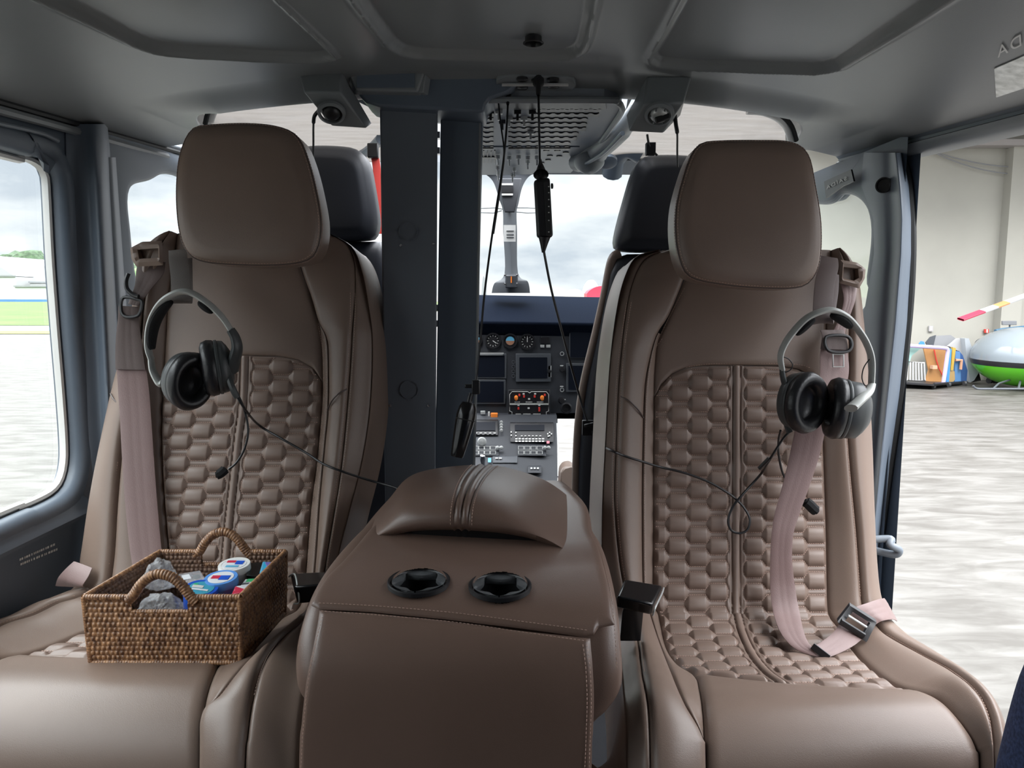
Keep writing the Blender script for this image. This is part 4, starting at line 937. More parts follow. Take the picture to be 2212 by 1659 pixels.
b = MB(); b.prect(1168, 728, 1188, 742, YP-.008, .01); b.build('display', 'black', ip, bevel=.001)
for x in (1167, 1180): b = MB(); b.prect(x, 745, x+9, 751, YP-.008, .01); b.build('indicator', 'silver', ip, bevel=.001)
for x0, m in ((1042, 'red'), (1055, 'panel2'), (1140, 'panel2'), (1152, 'red')):
    b = MB(); b.prect(x0, 700, x0+10, 716, YP-.006, .01); o = b.build('warning_light', 'black', ip, bevel=.001)
    for k in range(4): b = MB(); b.prect(x0+1, 702+k*3.4, x0+9, 703.2+k*3.4, YP-.008, .003); b.build('caption_bar', mat('dim_red', (.22, .03, .03), .5) if m == 'red' and k == 0 else ('ground_brown' if m == 'red' else 'panel2'), o, smooth=False)
for y in (782, 792, 802, 812): b = MB(); b.lathe([(.0065, 0), (.0065, -.003), (.0048, -.003), (.0048, 0)], P(1109, y, YP-.006), (0, 1, 0), 14); b.build('knob', 'panel2', ip)
for x, y in ((1214, 764), (1214, 842)): b = MB(); b.lathe([(.0075, 0), (.0075, -.004), (.0055, -.004), (.0055, 0)], P(x, y, YP-.006), (0, 1, 0), 16); b.build('knob', 'silver', ip)
for x, y, r_ in ((1214, 798, .010), (1213, 865, .012)): b = MB(); b.lathe([(.0001, -.014), (r_*.7, -.014), (r_, -.004), (r_, 0)], P(x, y, YP-.006), (0, 1, 0), 16); b.build('knob', 'black', ip)
for x, y in ((1213, 790), (1213, 835), (1218, 863)): b = MB(); b.prect(x-3, y-1, x+4, y+1, YP-.012, .003); b.build('marking', 'mark', ip, smooth=False)
b = MB(); b.prect(1184, 790, 1191, 815, YP-.010, .008); o = b.build('switch_strip', 'silver', ip, bevel=.001)
b = MB(); b.lathe([(.0001, -.012), (.006, -.011), (.007, 0)], P(1187, 802, YP-.012), (0, 1, 0), 12); b.build('knob', 'black', o)
b = MB(); b.lathe([(.021, 0), (.021, -.010), (.016, -.012), (.014, -.002), (.0001, -.001)], P(1223, 881, YP-.02), (0, 1, 0), 28); b.build('compass_vent', 'black', ip)
# engine control panel
YE_ = YP-.035
b = MB(); b.prect(1098, 842, 1188, 904, YE_+.002, .02); ec = b.build('engine_panel', 'black', ip, bevel=.002)
def frame(px, nm='outline'):
    b = MB(); b.tube([P(a, c_, YE_-.001) for a, c_ in px], .0012, 6, closed=True); b.build(nm, 'mark', ec)
frame([(1106, 846), (1140, 846), (1144, 849), (1148, 846), (1180, 846), (1185, 852), (1185, 872), (1101, 872), (1101, 852)])
frame([(1101, 874), (1185, 874), (1185, 888), (1180, 890), (1180, 898), (1106, 898), (1106, 890), (1101, 888)])
for x in (1115, 1171): b = MB(); b.lathe([(.0001, -.016), (.006, -.014), (.007, 0)], P(x, 859, YE_-.002), (0, 1, .1), 12, sx=1, sy=1.3); b.build('knob', 'orange', ec)
for x, y in ((1122, 853), (1132, 856), (1155, 856), (1177, 853), (1120, 882), (1165, 882), (1165, 886)): b = MB(); b.prect(x-2, y-2, x+2, y+3, YE_-.004, .005); b.build('switch', 'red', ec, bevel=.0006)
for x, y in ((1143, 862), (1142, 882), (1131, 851), (1156, 851), (1120, 875.6), (1165, 875.6)): b = MB(); b.prect(x-2.2, y-1.5, x+2.2, y+1.5, YE_-.003, .004); b.build('switch', 'mark', ec, bevel=.0006)
for x0, x1, y in ((1112, 1124, 868.6), (1136, 1150, 868.6), (1160, 1174, 868.6), (1114, 1126, 894.5), (1130, 1146, 894.5), (1152, 1168, 894.5)):
    x = x0
    while x < x1: b = MB(); b.prect(x, y-1, x+1.4, y+1, YE_-.001, .002); b.build('caption_bar', 'mark', ec, smooth=False); x += 2.4
for x in (1119, 1134, 1149, 1163): b = MB(); b.prect(x-4, 903, x+4, 911, YP-.05, .01); o = b.build('button', 'panel2', ip, bevel=.001); b = MB(); b.prect(x-3, 903.6, x+3, 906, YP-.053, .004); b.build('marking', 'mark', o, smooth=False)
# pedestal: slopes toward the cabin
YQ = 2.60
def PQ(px, py, dz=0):  # point on the sloped pedestal front
    return P(px, py, YQ-(py-905)/120*.22-dz*1.6-(.012 if dz else 0))
def prq(b, x0, y0, x1, y1, dz=.004, dep=.02):
    f = [PQ(x0, y0, dz), PQ(x1, y0, dz), PQ(x1, y1, dz), PQ(x0, y1, dz)]; return b.hexa(f+[q+Vector((0, dep, 0)) for q in f])
b = MB(); f = [PQ(1005, 896), PQ(1203, 896), PQ(1206, 1010), PQ(1200, 1110), PQ(1000, 1110)]; b.prism(f, (0, .2, 0)); b.build('pedestal', 'panel', ip, bevel=.004)
def unit(x0, y0, x1, y1, nm='radio_unit', m='black'):
    b = MB(); prq(b, x0, y0, x1, y1, .004); return b.build(nm, m, ip, bevel=.0015)
def dots(o, xs_, y, w_, h_, m='mark'):
    for x in xs_: b = MB(); prq(b, x, y, x+w_, y+h_, .007, .004); b.build('key', m, o, smooth=False)
u = unit(1020, 908, 1076, 940); dots(u, (1026, 1036, 1046, 1056, 1066), 935, 5, 1.4); b = MB(); prq(b, 1024, 912, 1070, 930, .006, .004); b.build('glass_face', 'screen', u, smooth=False)
for y in (912, 918, 924, 930): b = MB(); p = PQ(1083, y, .008); b.lathe([(.0001, -.008), (.005, -.007), (.006, 0)], p, (0, 1, 0), 10); b.build('knob', 'silver', u)
u = unit(1102, 914, 1196, 955); b = MB(); prq(b, 1112, 918, 1176, 930, .006, .004); b.build('glass_face', 'screen', u, smooth=False)
dots(u, [1113+7.2*k for k in range(9)], 947, 5, 2.4); dots(u, [1113+7.2*k for k in range(9)], 952, 5, 2.4); dots(u, [1125+8*k for k in range(6)], 941, 4, 1.4)
for x, y in ((1182, 936), (1186, 933), (1190, 936), (1186, 940), (1183, 941), (1103, 932), (1103, 939), (1113, 933), (1113, 940)): b = MB(); prq(b, x, y, x+2.6, y+2.4, .008, .003); b.build('key', 'mark', u, smooth=False)
b = MB(); prq(b, 1181, 953, 1187, 958, .009, .004); b.build('key', mat('pink_key', (.8, .2, .25), .5), u, smooth=False)
for x0, x1 in ((1020, 1078), (1118, 1180)):
    u = unit(x0, 962, x1, 985, 'selector_unit', 'panel')
    for r_ in range(2):
        for k in range(4):
            xa = x0+2+k*(x1-x0-8)/4; b = MB(); pts = [PQ(a, c_, .007) for a, c_ in ((xa, 964+r_*10), (xa+11, 964+r_*10), (xa+11, 971+r_*10), (xa, 971+r_*10))]; b.tube(pts, .0011, 5, closed=True); b.build('outline', 'mark', u)
    for xk in (x1-3, x1+5): b = MB(); p = PQ(xk, 967, .010); b.lathe([(.0001, -.012), (.005, -.01), (.007, 0)], p, (0, 1, 0), 10); b.build('knob', 'silver', u)
b = MB(); prq(b, 1016, 876, 1026, 886, -.04, .01); b.build('switch', 'panel2', ip, smooth=False)
b = MB(); b.prect(1060, 893, 1075, 903, YP-.055, .02); o = b.build('guard_switch', 'orange', ip, bevel=.002)
b = MB(); b.prect(1054, 890, 1058, 903, YP-.05, .01); b.build('marking', 'mark', o, smooth=False)
b = MB(); b.prect(1038, 888, 1048, 895, YP-.05, .01); b.build('switch', 'silver', ip, bevel=.001)
b = MB(); p = PQ(1041, 954, .012); b.lathe([(.0001, -.012), (.012, -.010), (.016, 0)], p, (0, 1, -.2), 18); b.build('knob', 'silver', ip)
b = MB(); p = PQ(1043, 1000, .03); b.lathe([(.0001, .03), (.008, .028), (.010, .015), (.007, 0), (.011, -.02)], p, (0, -.3, 1), 18); b.build('lever_knob', 'steel', ip)
for x, m in ((1054, 'sky_blue'),): b = MB(); prq(b, x, 990, x+7, 999, .010, .006); b.build('key', m, ip, bevel=.001)
u = unit(1064, 986, 1118, 1000, 'radio_unit', 'panel2'); dots(u, (1070, 1078), 989, 6, 2)
u = unit(1140, 1008, 1170, 1022, 'selector_unit', 'panel'); dots(u, (1146, 1153, 1160), 1010, 4, 3, 'silver')
b = MB(); b.tube([PQ(1203, 915, .0), PQ(1205, 960, 0), PQ(1206, 1030, 0)], .003, 8); b.build('pale_edge', 'silver', ip)
b = MB(); b.prect(1196, 890, 1256, 905, 2.66, .05); b.build('panel_skirt', 'panel', ip, bevel=.004)
# ================================================================ pilot seats (seen from behind)
def pilot(label, head, body, Y, sidepts, m_side):
    r = empty('pilot_seat', (P(*body[0], Y).x, Y+.1, 0), label, 'seat')
    hp = resample(cat([P(a, c_, Y) for a, c_ in head], 6, True), 60, True); pillow(hp, (0, -1, 0), .10, .03, .01).build('headrest', 'pilot_black', r, angle=80)
    bp = [P(a, c_, Y+.03) for a, c_ in body]; b = MB(); bp = resample(bp, 80, True); pillow(bp, (0, -1, 0), .13, .03, .008).build('backrest', 'pilot_black', r, angle=80)
    if sidepts:
        s1 = cat([P(a, c_, Y+.05) for a, c_ in sidepts], 6); b = MB(); b.tube(s1, .012, 10); b.build('side_piping', m_side, r)
    b = MB(); c0 = P((body[0][0]+body[-2][0])/2, 1200, Y+.1); b.box((c0.x, Y+.30, .30), (.40, .44, .16)); b.build('cushion', 'pilot_black', r, bevel=.03); b = MB(); b.box((c0.x, Y+.30, .11), (.34, .36, .22)); b.build('seat_base', 'shell', r)
    return r
pilot('black pilot seat seen from behind, between the left cabin seat and the column', [(610, 330), (660, 311), (740, 312), (772, 322), (790, 345), (800, 390), (812, 470), (808, 500), (795, 515), (730, 518), (640, 516), (600, 480), (598, 380)],
      [(640, 520), (820, 520), (835, 560), (868, 700), (890, 900), (895, 1400), (590, 1400), (600, 800)], 1.93, None, None)
PSEAT = pilot('black pilot seat with pale side edge seen from behind, left of the right cabin seat', [(1530, 340), (1480, 331), (1412, 331), (1388, 340), (1372, 365), (1352, 430), (1334, 500), (1332, 530), (1346, 540), (1400, 543), (1500, 540), (1545, 480), (1550, 380)],
      [(1500, 545), (1345, 548), (1322, 562), (1306, 640), (1290, 720), (1268, 820), (1256, 900), (1248, 1000), (1240, 1400), (1520, 1400), (1520, 800)], 1.86, [(1340, 548), (1322, 562), (1306, 640), (1288, 720), (1264, 820), (1252, 900), (1246, 1000), (1242, 1160)], 'leather')
b = MB(); pts = [P(*q) for q in ((1208, 1058, 2.18), (1210, 1020, 2.2), (1218, 1008, 2.22), (1236, 1006, 2.24), (1250, 1020, 2.2), (1252, 1075, 2.18))]; b.prism(pts, (0, .08, 0)); b.build('cushion_edge', 'leather', PSEAT, bevel=.008)
b = MB(); b.box((.03, 2.80, .34), (.28, .16, .70)); b.build('stand', 'panel', ip, bevel=.01)
# ================================================================ belts, headsets, cables
def SR(px, py, h=0): return Vector([float(c) for c in prR.at(px, py, h)[:3]])
def SL(px, py, h=0): return Vector([float(c) for c in slide(*prL.at(px, py, h)[:3])])
def band(edges, th=.0011, nu=13, ridge=True):
    """webbing between a left and a right edge curve (3-D points)"""
    a = cat([e[0] for e in edges], 8); b = cat([e[1] for e in edges], 8); rows = []; back = []
    for i, (p, q) in enumerate(zip(a, b)):
        t = (a[min(i+1, len(a)-1)]-a[max(i-1, 0)]); n = (q-p).cross(t); n = n.normalized() if n.length else Vector((0, -1, 0))
        if n.y > 0: n = -n
        row = []
        for k in range(nu):
            u = k/(nu-1); z = th*(1+.35*(1 if k in (3, 6, 9) else 0)) if ridge else th
            if k in (0, nu-1): z = .0002
            row.append(p.lerp(q, u)+n*z)
        rows.append(row+[q-n*th, p-n*th])
    return MB().grid(rows, cu=True)
# left seat belt
bl = empty('seat_belt', SL(330, 1180, 0), 'dusty rose seat belt running down the left seat into the basket side', 'seat belt')
Lx = cv((286, 690), (281, 736), (280, 800), (287, 905), (296, 1060), (310, 1200), (318, 1290)); Rx = cv((322, 690), (330, 757), (341, 838), (351, 973), (357, 1060), (369, 1190), (378, 1290))
band([(SL(float(Lx(y)), y, .052), SL(float(Rx(y)), y, .040)) for y in (790, 850, 900, 1000, 1100, 1200, 1290)]).build('webbing', 'belt', bl)
band([(SL(float(Lx(y)), y, .056), SL(float(Rx(y)), y, .045)) for y in (672, 700, 740, 775, 805)]).build('sheath', 'belt_dark', bl)
b = MB(); q = [SL(a, c_, .055) for a, c_ in ((296, 655), (330, 660), (334, 672), (326, 692), (300, 694), (291, 680))]; b.tube(cat(q, 5, True), .0035, 8, closed=True); b.build('guide_ring', 'black', bl)
b = MB(); q = [SL(a, c_, .06) for a, c_ in ((309, 606), (304, 622), (306, 638), (318, 650), (330, 654))]; b.tube(cat(q, 6), .0045, 8); b.build('hook', 'black', bl)
band([(SL(312, 575, .030), SL(368, 572, .022)), (SL(312, 600, .036), SL(366, 600, .03)), (SL(316, 632, .05), SL(348, 636, .046)), (SL(306, 668, .056), SL(326, 672, .052))]).build('webbing', 'belt_dark', bl)
band([(SL(178, 1214, .03), SL(228, 1230, .05)), (SL(168, 1230, .04), SL(224, 1252, .058)), (SL(152, 1252, .042), SL(212, 1274, .058)), (SL(138, 1270, .030), SL(204, 1290, .045))]).build('lap_webbing', 'belt', bl)
# leather belt mouth on both shoulders
def mouth(parent, S_, pts, hole, m='leather'):
    o_ = resample([S_(*p, .046) for p in pts], 60, True); i_ = resample([S_(*p, .048) for p in hole], 60, True)
    n = Vector((0, -1, .1)); k = min(range(60), key=lambda i: (i_[i]-o_[0]).length); i_ = i_[k:]+i_[:k]
    c = sum(i_, Vector())/60
    mid = [a.lerp(b, .5)+n*.006 for a, b in zip(o_, i_)]
    MB().grid([[p-n*-.0 for p in o_], mid, [p+n*.002 for p in i_], [p-n*.016 for p in i_], [c-n*.016]*60], cu=True).build('belt_mouth', m, parent, angle=60)
mouth(seatL, SL, [(305, 548), (330, 534), (372, 532), (374, 585), (318, 588), (308, 572)], [(322, 552), (366, 549), (366, 570), (326, 572)])
mouth(seatR, SR, [(1795, 572), (1830, 578), (1848, 592), (1846, 612), (1834, 634), (1792, 622)], [(1800, 588), (1830, 592), (1832, 612), (1822, 618), (1798, 612)])
# right seat belt
br = empty('seat_belt', SR(1760, 1400, 0), 'rose pink seat belt hanging loose across the right seat', 'seat belt')
ed = [(P(a, y, Y), P(b_, y+2, Y-.004)) for a, b_, y, Y in ((1722, 1786, 905, 1.43), (1713, 1778, 950, 1.43), (1702, 1764, 1002, 1.425), (1688, 1745, 1058, 1.415))]
ed += [(P(a, y, Y), P(b_, y+2, Y-.004)) for a, b_, y, Y in ((1674, 1727, 1108, 1.405), (1667, 1714, 1152, 1.395), (1664, 1711, 1205, 1.385), (1664, 1718, 1270, 1.37), (1670, 1727, 1320, 1.345), (1684, 1736, 1362, 1.295))]
ed += [(P(1706, 1392, 1.262), P(1746, 1388, 1.262)), (P(1734, 1410, 1.246), P(1760, 1402, 1.246)), (P(1776, 1422, 1.235), P(1768, 1406, 1.246))]
band(ed).build('webbing', 'belt', br)
band([(SR(1800, 612, .03), SR(1838, 616, .03)), (SR(1802, 660, .045), SR(1826, 660, .045)), (SR(1780, 720, .05), SR(1804, 720, .05)), (SR(1752, 760, .052), SR(1806, 762, .052)), (SR(1748, 810, .055), SR(1808, 812, .055)), (SR(1735, 880, .06), SR(1790, 884, .06)), (SR(1722, 925, .075), SR(1778, 925, .075))]).build('webbing', 'belt', br)
band([(SR(1750, 722, .052), SR(1798, 722, .052)), (SR(1752, 735, .056), SR(1802, 736, .056)), (SR(1748, 762, .058), SR(1806, 764, .058))]).build('sheath', 'belt_dark', br)
b = MB(); q = [SR(a, c_, .064) for a, c_ in ((1757, 738), (1798, 736), (1810, 752), (1800, 768), (1762, 766))]; b.tube(cat(q, 5, True), .0035, 8, closed=True); b.build('guide_ring', 'black', br)
b = MB(); q = [SR(a, c_, .064) for a, c_ in ((1771, 774), (1793, 774), (1793, 800), (1771, 800))]; b.tube(q, .0016, 6, closed=True); b.build('tongue_plate', 'silver', br)
band([(P(1757, 1396, 1.25), P(1790, 1420, 1.235)), (P(1775, 1386, 1.262), P(1815, 1410, 1.245)), (P(1800, 1366, 1.28), P(1845, 1394, 1.262)), (P(1818, 1340, 1.298), P(1872, 1372, 1.288))]).build('lap_webbing', 'belt', br)
b = MB(); b.ribbon([P(1755, 1395, 1.245), P(1790, 1422, 1.23)], .012, (0, .3, 1), .0018); b.build('latch_plate', 'black', br)
band([(P(1832, 1322, 1.31), P(1880, 1358, 1.30)), (P(1852, 1310, 1.316), P(1896, 1346, 1.306)), (P(1872, 1303, 1.325), P(1910, 1340, 1.31)), (P(1896, 1295, 1.345), P(1930, 1338, 1.33)), (P(1910, 1292, 1.39), P(1938, 1342, 1.37))]).build('lap_webbing', 'belt', br)
o4 = [P(*q) for q in ((1836, 1308, 1.302), (1894, 1345, 1.292), (1872, 1388, 1.275), (1808, 1344, 1.282))]
i4 = [P(*q) for q in ((1842, 1322, 1.302), (1880, 1346, 1.292), (1864, 1373, 1.275), (1822, 1345, 1.282))]
pl = plate(o4, i4, (.002, .007, .003), 48); pl.build('adjuster_frame', 'black', br, bevel=.0012)
b = MB(); b.tube([P(1832, 1330, 1.287), P(1872, 1355, 1.28)], .0024, 8); b.build('adjuster_bar', 'silver', br)
b = MB(); b.tube([P(1815, 1342, 1.284), P(1866, 1374, 1.276)], .0040, 8, flat=1.5); b.build('adjuster_bar', 'black', br)
# buckle boxes
def buckle(label, T_, B_, slot):
    r = empty('belt_buckle', T_[0]-Vector((0, 0, .02)), label, 'buckle')
    MB().add(T_+B_, [(0, 1, 2, 3), (7, 6, 5, 4), (0, 4, 5, 1), (1, 5, 6, 2), (2, 6, 7, 3), (3, 7, 4, 0)]).build('case', 'black_gloss', r, bevel=.005, seg=3)
    b = MB(); b.tube(cat(slot, 6), .0014, 6); b.build('slot_rim', 'silver', r)
    st_ = MB(); c = sum(B_, Vector())/4; st_.ribbon([c+Vector((0, .01, .004)), c+Vector((0, .05, -.04)), c+Vector((0, .07, -.1))], .036, (1, 0, 0), .002); st_.build('stalk', 'black', r)
dn = Vector((0, .012, -.024))
T_ = [P(1349, 1250, 1.20), P(1432, 1264, 1.20), P(1412, 1306, 1.125), P(1332, 1288, 1.125)]
buckle('black belt buckle on the left edge of the right seat', T_, [p+dn for p in T_], [P(1434, 1270, 1.195), P(1430, 1282, 1.17), P(1416, 1312, 1.122), P(1410, 1330, 1.12)])
T_ = [P(626, 1238, 1.26), P(712, 1234, 1.26), P(700, 1262, 1.19), P(634, 1268, 1.19)]
buckle('black belt buckle between the wicker basket and the console', T_, [p+dn*1.6 for p in T_], [P(624, 1246, 1.25), P(636, 1240, 1.24), P(642, 1262, 1.20), P(646, 1300, 1.20), P(634, 1304, 1.2)])
# ---- hanging straps
def strap(label, pts, w, m='belt_dark'):
    r = empty('headset_strap', pts[0], label, 'strap')
    b = MB(); b.ribbon(cat(pts, 8), w, (1, .1, 0), .0012); b.build('loop', m, r)
    return r
grey_strap = mat('taupe_strap', (.17, .15, .14), .55, bump=.5, bscale=600)
strap('taupe strap carrying the headset on the left seat', [P(384, 540, 1.47), P(385, 560, 1.46), P(389, 590, 1.42), P(391, 620, 1.385), P(392, 645, 1.372), P(394, 654, 1.385), P(396, 640, 1.41), P(396, 600, 1.45), P(396, 560, 1.48)], .034, grey_strap)
strap('brown strap carrying the headset on the right seat', [P(1789, 556, 1.50), P(1790, 575, 1.46), P(1782, 610, 1.42), P(1778, 650, 1.385), P(1776, 686, 1.372), P(1778, 697, 1.385), P(1782, 680, 1.41), P(1790, 630, 1.45), P(1792, 590, 1.50)], .036)
# ---- headsets
def cup(r, c, fd, R, up=(0, 0, 1), sx=.86, house=.030, m='rubber', sy=1.0):
    fd = Vector(fd).normalized(); c = Vector(c)
    b = MB(); b.lathe([(.0001, .006), (R*.50, .006), (R*.54, .0), (R*.60, -.010), (R*.76, -.0155), (R*.92, -.012), (R, -.002), (R*.97, .008), (R*.86, .012), (.0001, .012)], c, -fd, 40, sx=sx, up=up, sy=sy)
    b.build('ear_cushion', 'cushion_black', r, angle=80)
    b = MB(); b.lathe([(R*.955, .010), (R*.965, .012), (R*.965, .015), (R*.95, .016)], c, -fd, 40, sx=sx, up=up, sy=sy); b.build('rim', 'headset_grey', r)
    b = MB(); b.lathe([(R*.90, .012), (R*.93, .018), (R*.90, house*.75), (R*.72, house*.95), (R*.5, house*1.12), (.0001, house*1.18)], c, -fd, 40, sx=sx, up=up, sy=sy); b.build('ear_shell', 'headset_grey', r, angle=80)
M['cushion_black'] = mat('cushion_black', (.014, .014, .016), .34, bump=.5, bscale=220, dist=.0008)
M['headset_grey'] = mat('headset_grey', (.055, .060, .062), .4)
M['band_grey'] = mat('band_grey', (.42, .43, .41), .42)
def headset(label, x):
    r = empty('headset', P(*x['band'][len(x['band'])//2]), label, 'headset')
    bp = cat([P(*q) for q in x['band']], 10); n = len(bp)
    b = MB(); b.tube(bp, [.0042+.0014*math.sin(PI*i/n) for i in range(n)], 12, flat=2.4, up=(0, 1, 0)); b.build('head_band', 'band_grey', r)
    c = sum(bp, Vector())/n
    for a, e in x['pads']:
        q = [p+(c-p).normalized()*.0085+Vector((0, .002, 0)) for p in bp[int(a*n):int(e*n)]]
        b = MB(); b.tube(q, [.0035+.005*math.sin(PI*i/max(1, len(q)-1))**.5 for i in range(len(q))], 12, flat=1.9, up=(0, 1, 0)); b.build('band_pad', 'foam', r)
    for pts, rad, m in x['yokes']:
        q = cat([P(*k) for k in pts], 8); b = MB(); b.tube(q, [rad*(.75+.5*i/len(q)) for i in range(len(q))], 10, flat=1.8, up=(0, 1, 0)); b.build('yoke', m, r)
    for c_, fd, R, kw in x['cups']: cup(r, P(*c_), fd, R, **kw)
    for pts, rad, m, nm in x['tubes']:
        b = MB(); b.tube(cat([P(*k) if len(k) == 3 else k for k in pts], 8), rad, 8); b.build(nm, m, r)
    return r
HL = headset('black and grey headset hanging on the left seat, boom microphone pointing down', dict(
    band=[(327, 776, 1.36), (320, 750, 1.36), (322, 712, 1.36), (333, 678, 1.355), (352, 651, 1.35), (378, 634, 1.345), (400, 630, 1.345), (424, 638, 1.35), (456, 661, 1.355), (482, 688, 1.36), (498, 712, 1.365)],
    pads=[(.06, .45), (.74, .86)],
    yokes=[([(326, 772, 1.36), (330, 800, 1.358), (344, 826, 1.355), (352, 828, 1.355)], .006, 'band_grey'),
           ([(498, 712, 1.365), (508, 730, 1.368), (512, 752, 1.37), (505, 780, 1.375), (500, 800, 1.38)], .0095, 'headset_grey')],
    cups=[((412, 824, 1.350), (.80, -.58, -.12), .0545, dict(up=(.16, 0, 1), sx=.82, house=.040)), ((456, 795, 1.375), (-.93, -.36, -.1), .053, dict(up=(-.34, 0, 1), sx=.80, house=.034))],
    tubes=[([(492, 812, 1.36), (502, 838, 1.355), (512, 858, 1.36)], .006, 'headset_grey', 'plug_housing'),
           ([(505, 838, 1.36), (520, 865, 1.38), (532, 900, 1.39), (536, 935, 1.39), (528, 970, 1.385), (512, 998, 1.38), (494, 1014, 1.375)], .0021, 'black', 'boom'),
           ([(488, 1012, 1.375), (482, 1018, 1.372), (474, 1024, 1.37), (466, 1026, 1.368)], [.006]*3+[.0095]*18+[.006]*4, 'foam', 'microphone')]))
HR = headset('black headset hanging on the right seat with its ear cups side by side', dict(
    band=[(1690, 800, 1.36), (1686, 770, 1.36), (1696, 742, 1.358), (1716, 714, 1.355), (1742, 688, 1.35), (1770, 674, 1.345), (1798, 670, 1.345), (1828, 684, 1.35), (1852, 710, 1.355), (1872, 742, 1.36), (1883, 780, 1.365), (1882, 836, 1.365)],
    pads=[(.25, .42), (.55, .72)],
    yokes=[([(1689, 798, 1.36), (1692, 818, 1.36), (1700, 842, 1.36), (1706, 860, 1.362)], .0055, 'headset_grey'),
           ([(1882, 832, 1.36), (1876, 846, 1.33), (1860, 862, 1.295), (1838, 882, 1.275)], .0062, 'band_grey')],
    cups=[((1742, 870, 1.345), (.40, -.91, .0), .0575, dict(up=(.10, 0, 1), sx=.80, house=.042)), ((1806, 882, 1.350), (-.985, .12, .10), .0575, dict(up=(.14, 0, 1), sx=.82, house=.050))],
    tubes=[([(1696, 902, 1.37), (1700, 918, 1.366), (1706, 934, 1.364)], .006, 'headset_grey', 'plug_housing'),
           ([(1686, 930, 1.37), (1682, 950, 1.39), (1682, 980, 1.41), (1690, 1020, 1.42), (1706, 1050, 1.425), (1736, 1084, 1.42)], .0021, 'black', 'boom'),
           ([(1738, 1082, 1.42), (1748, 1090, 1.418), (1758, 1100, 1.416), (1766, 1106, 1.415)], [.006]*3+[.0105]*18+[.006]*4, 'foam', 'microphone'),
           ([(1690, 770, 1.355), (1704, 776, 1.355), (1712, 788, 1.355), (1706, 800, 1.355), (1690, 806, 1.355)], .0011, 'black', 'loop_wire'),
           ([(1878, 776, 1.36), (1866, 794, 1.36), (1862, 816, 1.36), (1868, 832, 1.36), (1878, 834, 1.36)], .0011, 'black', 'loop_wire')]))
# ---- cables
def cable(label, pts, r_=.0024, name='cable', m='black'):
    b = MB(); b.tube(cat(pts, 8), r_, 8); return tag(b.build(name, m), label, 'cable')
cable('black cable running from the left headset over the seat to the console', [P(508, 850, 1.36), P(530, 885, 1.37), SL(570, 922, .03), SL(620, 952, .03), SL(672, 982, .032), SL(712, 1006, .05), SL(752, 1022, .052), P(800, 1038, 1.47), P(850, 1052, 1.46), P(870, 1062, 1.45)])
zc_ = [P(1172, 524, 1.462), P(1178, 560, 1.47), P(1192, 630, 1.50), P(1215, 720, 1.55), P(1246, 836, 1.64), P(1262, 890, 1.70), P(1276, 926, 1.72), P(1292, 956, 1.62)]
zc_ += [SR(1312, 975, .040), SR(1340, 988, .046), SR(1380, 1000, .040), SR(1420, 1010, .022), SR(1470, 1022, .022), SR(1520, 1040, .022), SR(1560, 1062, .022), SR(1582, 1078, .022), SR(1600, 1098, .024), SR(1611, 1122, .026), SR(1606, 1144, .026), SR(1590, 1152, .026), SR(1572, 1146, .026), SR(1565, 1126, .026), SR(1572, 1100, .028), SR(1588, 1076, .032), SR(1630, 1026, .04), P(1662, 994, 1.39), P(1690, 950, 1.375), P(1704, 934, 1.368)]
cable('long black cable with a small loop running from the inline box to the right headset', zc_)
b = MB(); b.tube([P(1640, 1012, 1.40), P(1662, 990, 1.388)], .004, 8); tag(b.build('cable_sleeve', 'black'), 'thicker black sleeve on the cable below the right headset', 'sleeve')
r = empty('inline_box', P(1176, 445, 1.45), 'black inline control box hanging on its cable from the ceiling socket', 'control box')
f = [P(1153, 388, 1.45), P(1188, 382, 1.45), P(1195, 512, 1.45), P(1160, 514, 1.45)]
MB().hexa(f+[q+Vector((0, .022, 0)) for q in f]).build('case', 'black', r, bevel=.006, seg=3)
b = MB(); b.tube(cat([PC(1163, 184)+Vector((0, 0, -.01)), P(1164, 240, 1.56), P(1165, 300, 1.55), P(1166, 350, 1.48), P(1168, 384, 1.462)], 6), .0024, 8); b.build('cord', 'black', r)
b = MB(); b.lathe([(.0026, .0), (.004, .01), (.011, .034), (.015, .040)], P(1167, 345, 1.49), P(1169, 384, 1.462)-P(1167, 345, 1.49), 14); b.build('strain_relief', 'black', r)
b = MB(); b.lathe([(.012, .0), (.008, .012), (.003, .03)], P(1176, 512, 1.46), P(1174, 540, 1.462)-P(1176, 512, 1.46), 14); b.build('strain_relief', 'black', r)
b = MB(); f = [P(1174, 392, 1.4485), P(1186, 390, 1.4485), P(1192, 506, 1.4485), P(1180, 508, 1.4485)]; b.hexa(f+[q+Vector((0, .003, 0)) for q in f]); b.build('side_strip', 'rubber', r, bevel=.001)
b = MB(); b.lathe([(.0001, .004), (.005, .003), (.0055, 0)], P(1191, 402, 1.455), (1, -.3, 0), 12); b.build('wheel', 'black', r)
for y in (402, 415, 430, 445, 458, 475, 500): b = MB(); b.prect(1184, y, 1187, y+2, 1.4475, .001); b.build('printed_mark', 'mark', r, smooth=False)
b = MB(); b.lathe([(.012, .0), (.012, .012), (.006, .02), (.005, .045), (.0028, .05)], PC(1163, 172), P(1163, 240, 1.56)-PC(1163, 172), 14); b.build('plug', 'black', r)
r = empty('handset_microphone', P(1002, 940, 1.46), 'black cylindrical switch handle hanging in front of the narrow column', 'microphone')
A0, A1 = P(1013, 868, 1.46), P(984, 1000, 1.44); ax = (A1-A0); Lh = ax.length
b = MB(); b.lathe([(.0001, 0), (.013, .002), (.0175, .012), (.0195, .028), (.0185, .05), (.0155, .085), (.013, .108), (.0115, .112), (.0001, .113)], A0, ax, 28); b.build('handle', 'black_gloss', r)
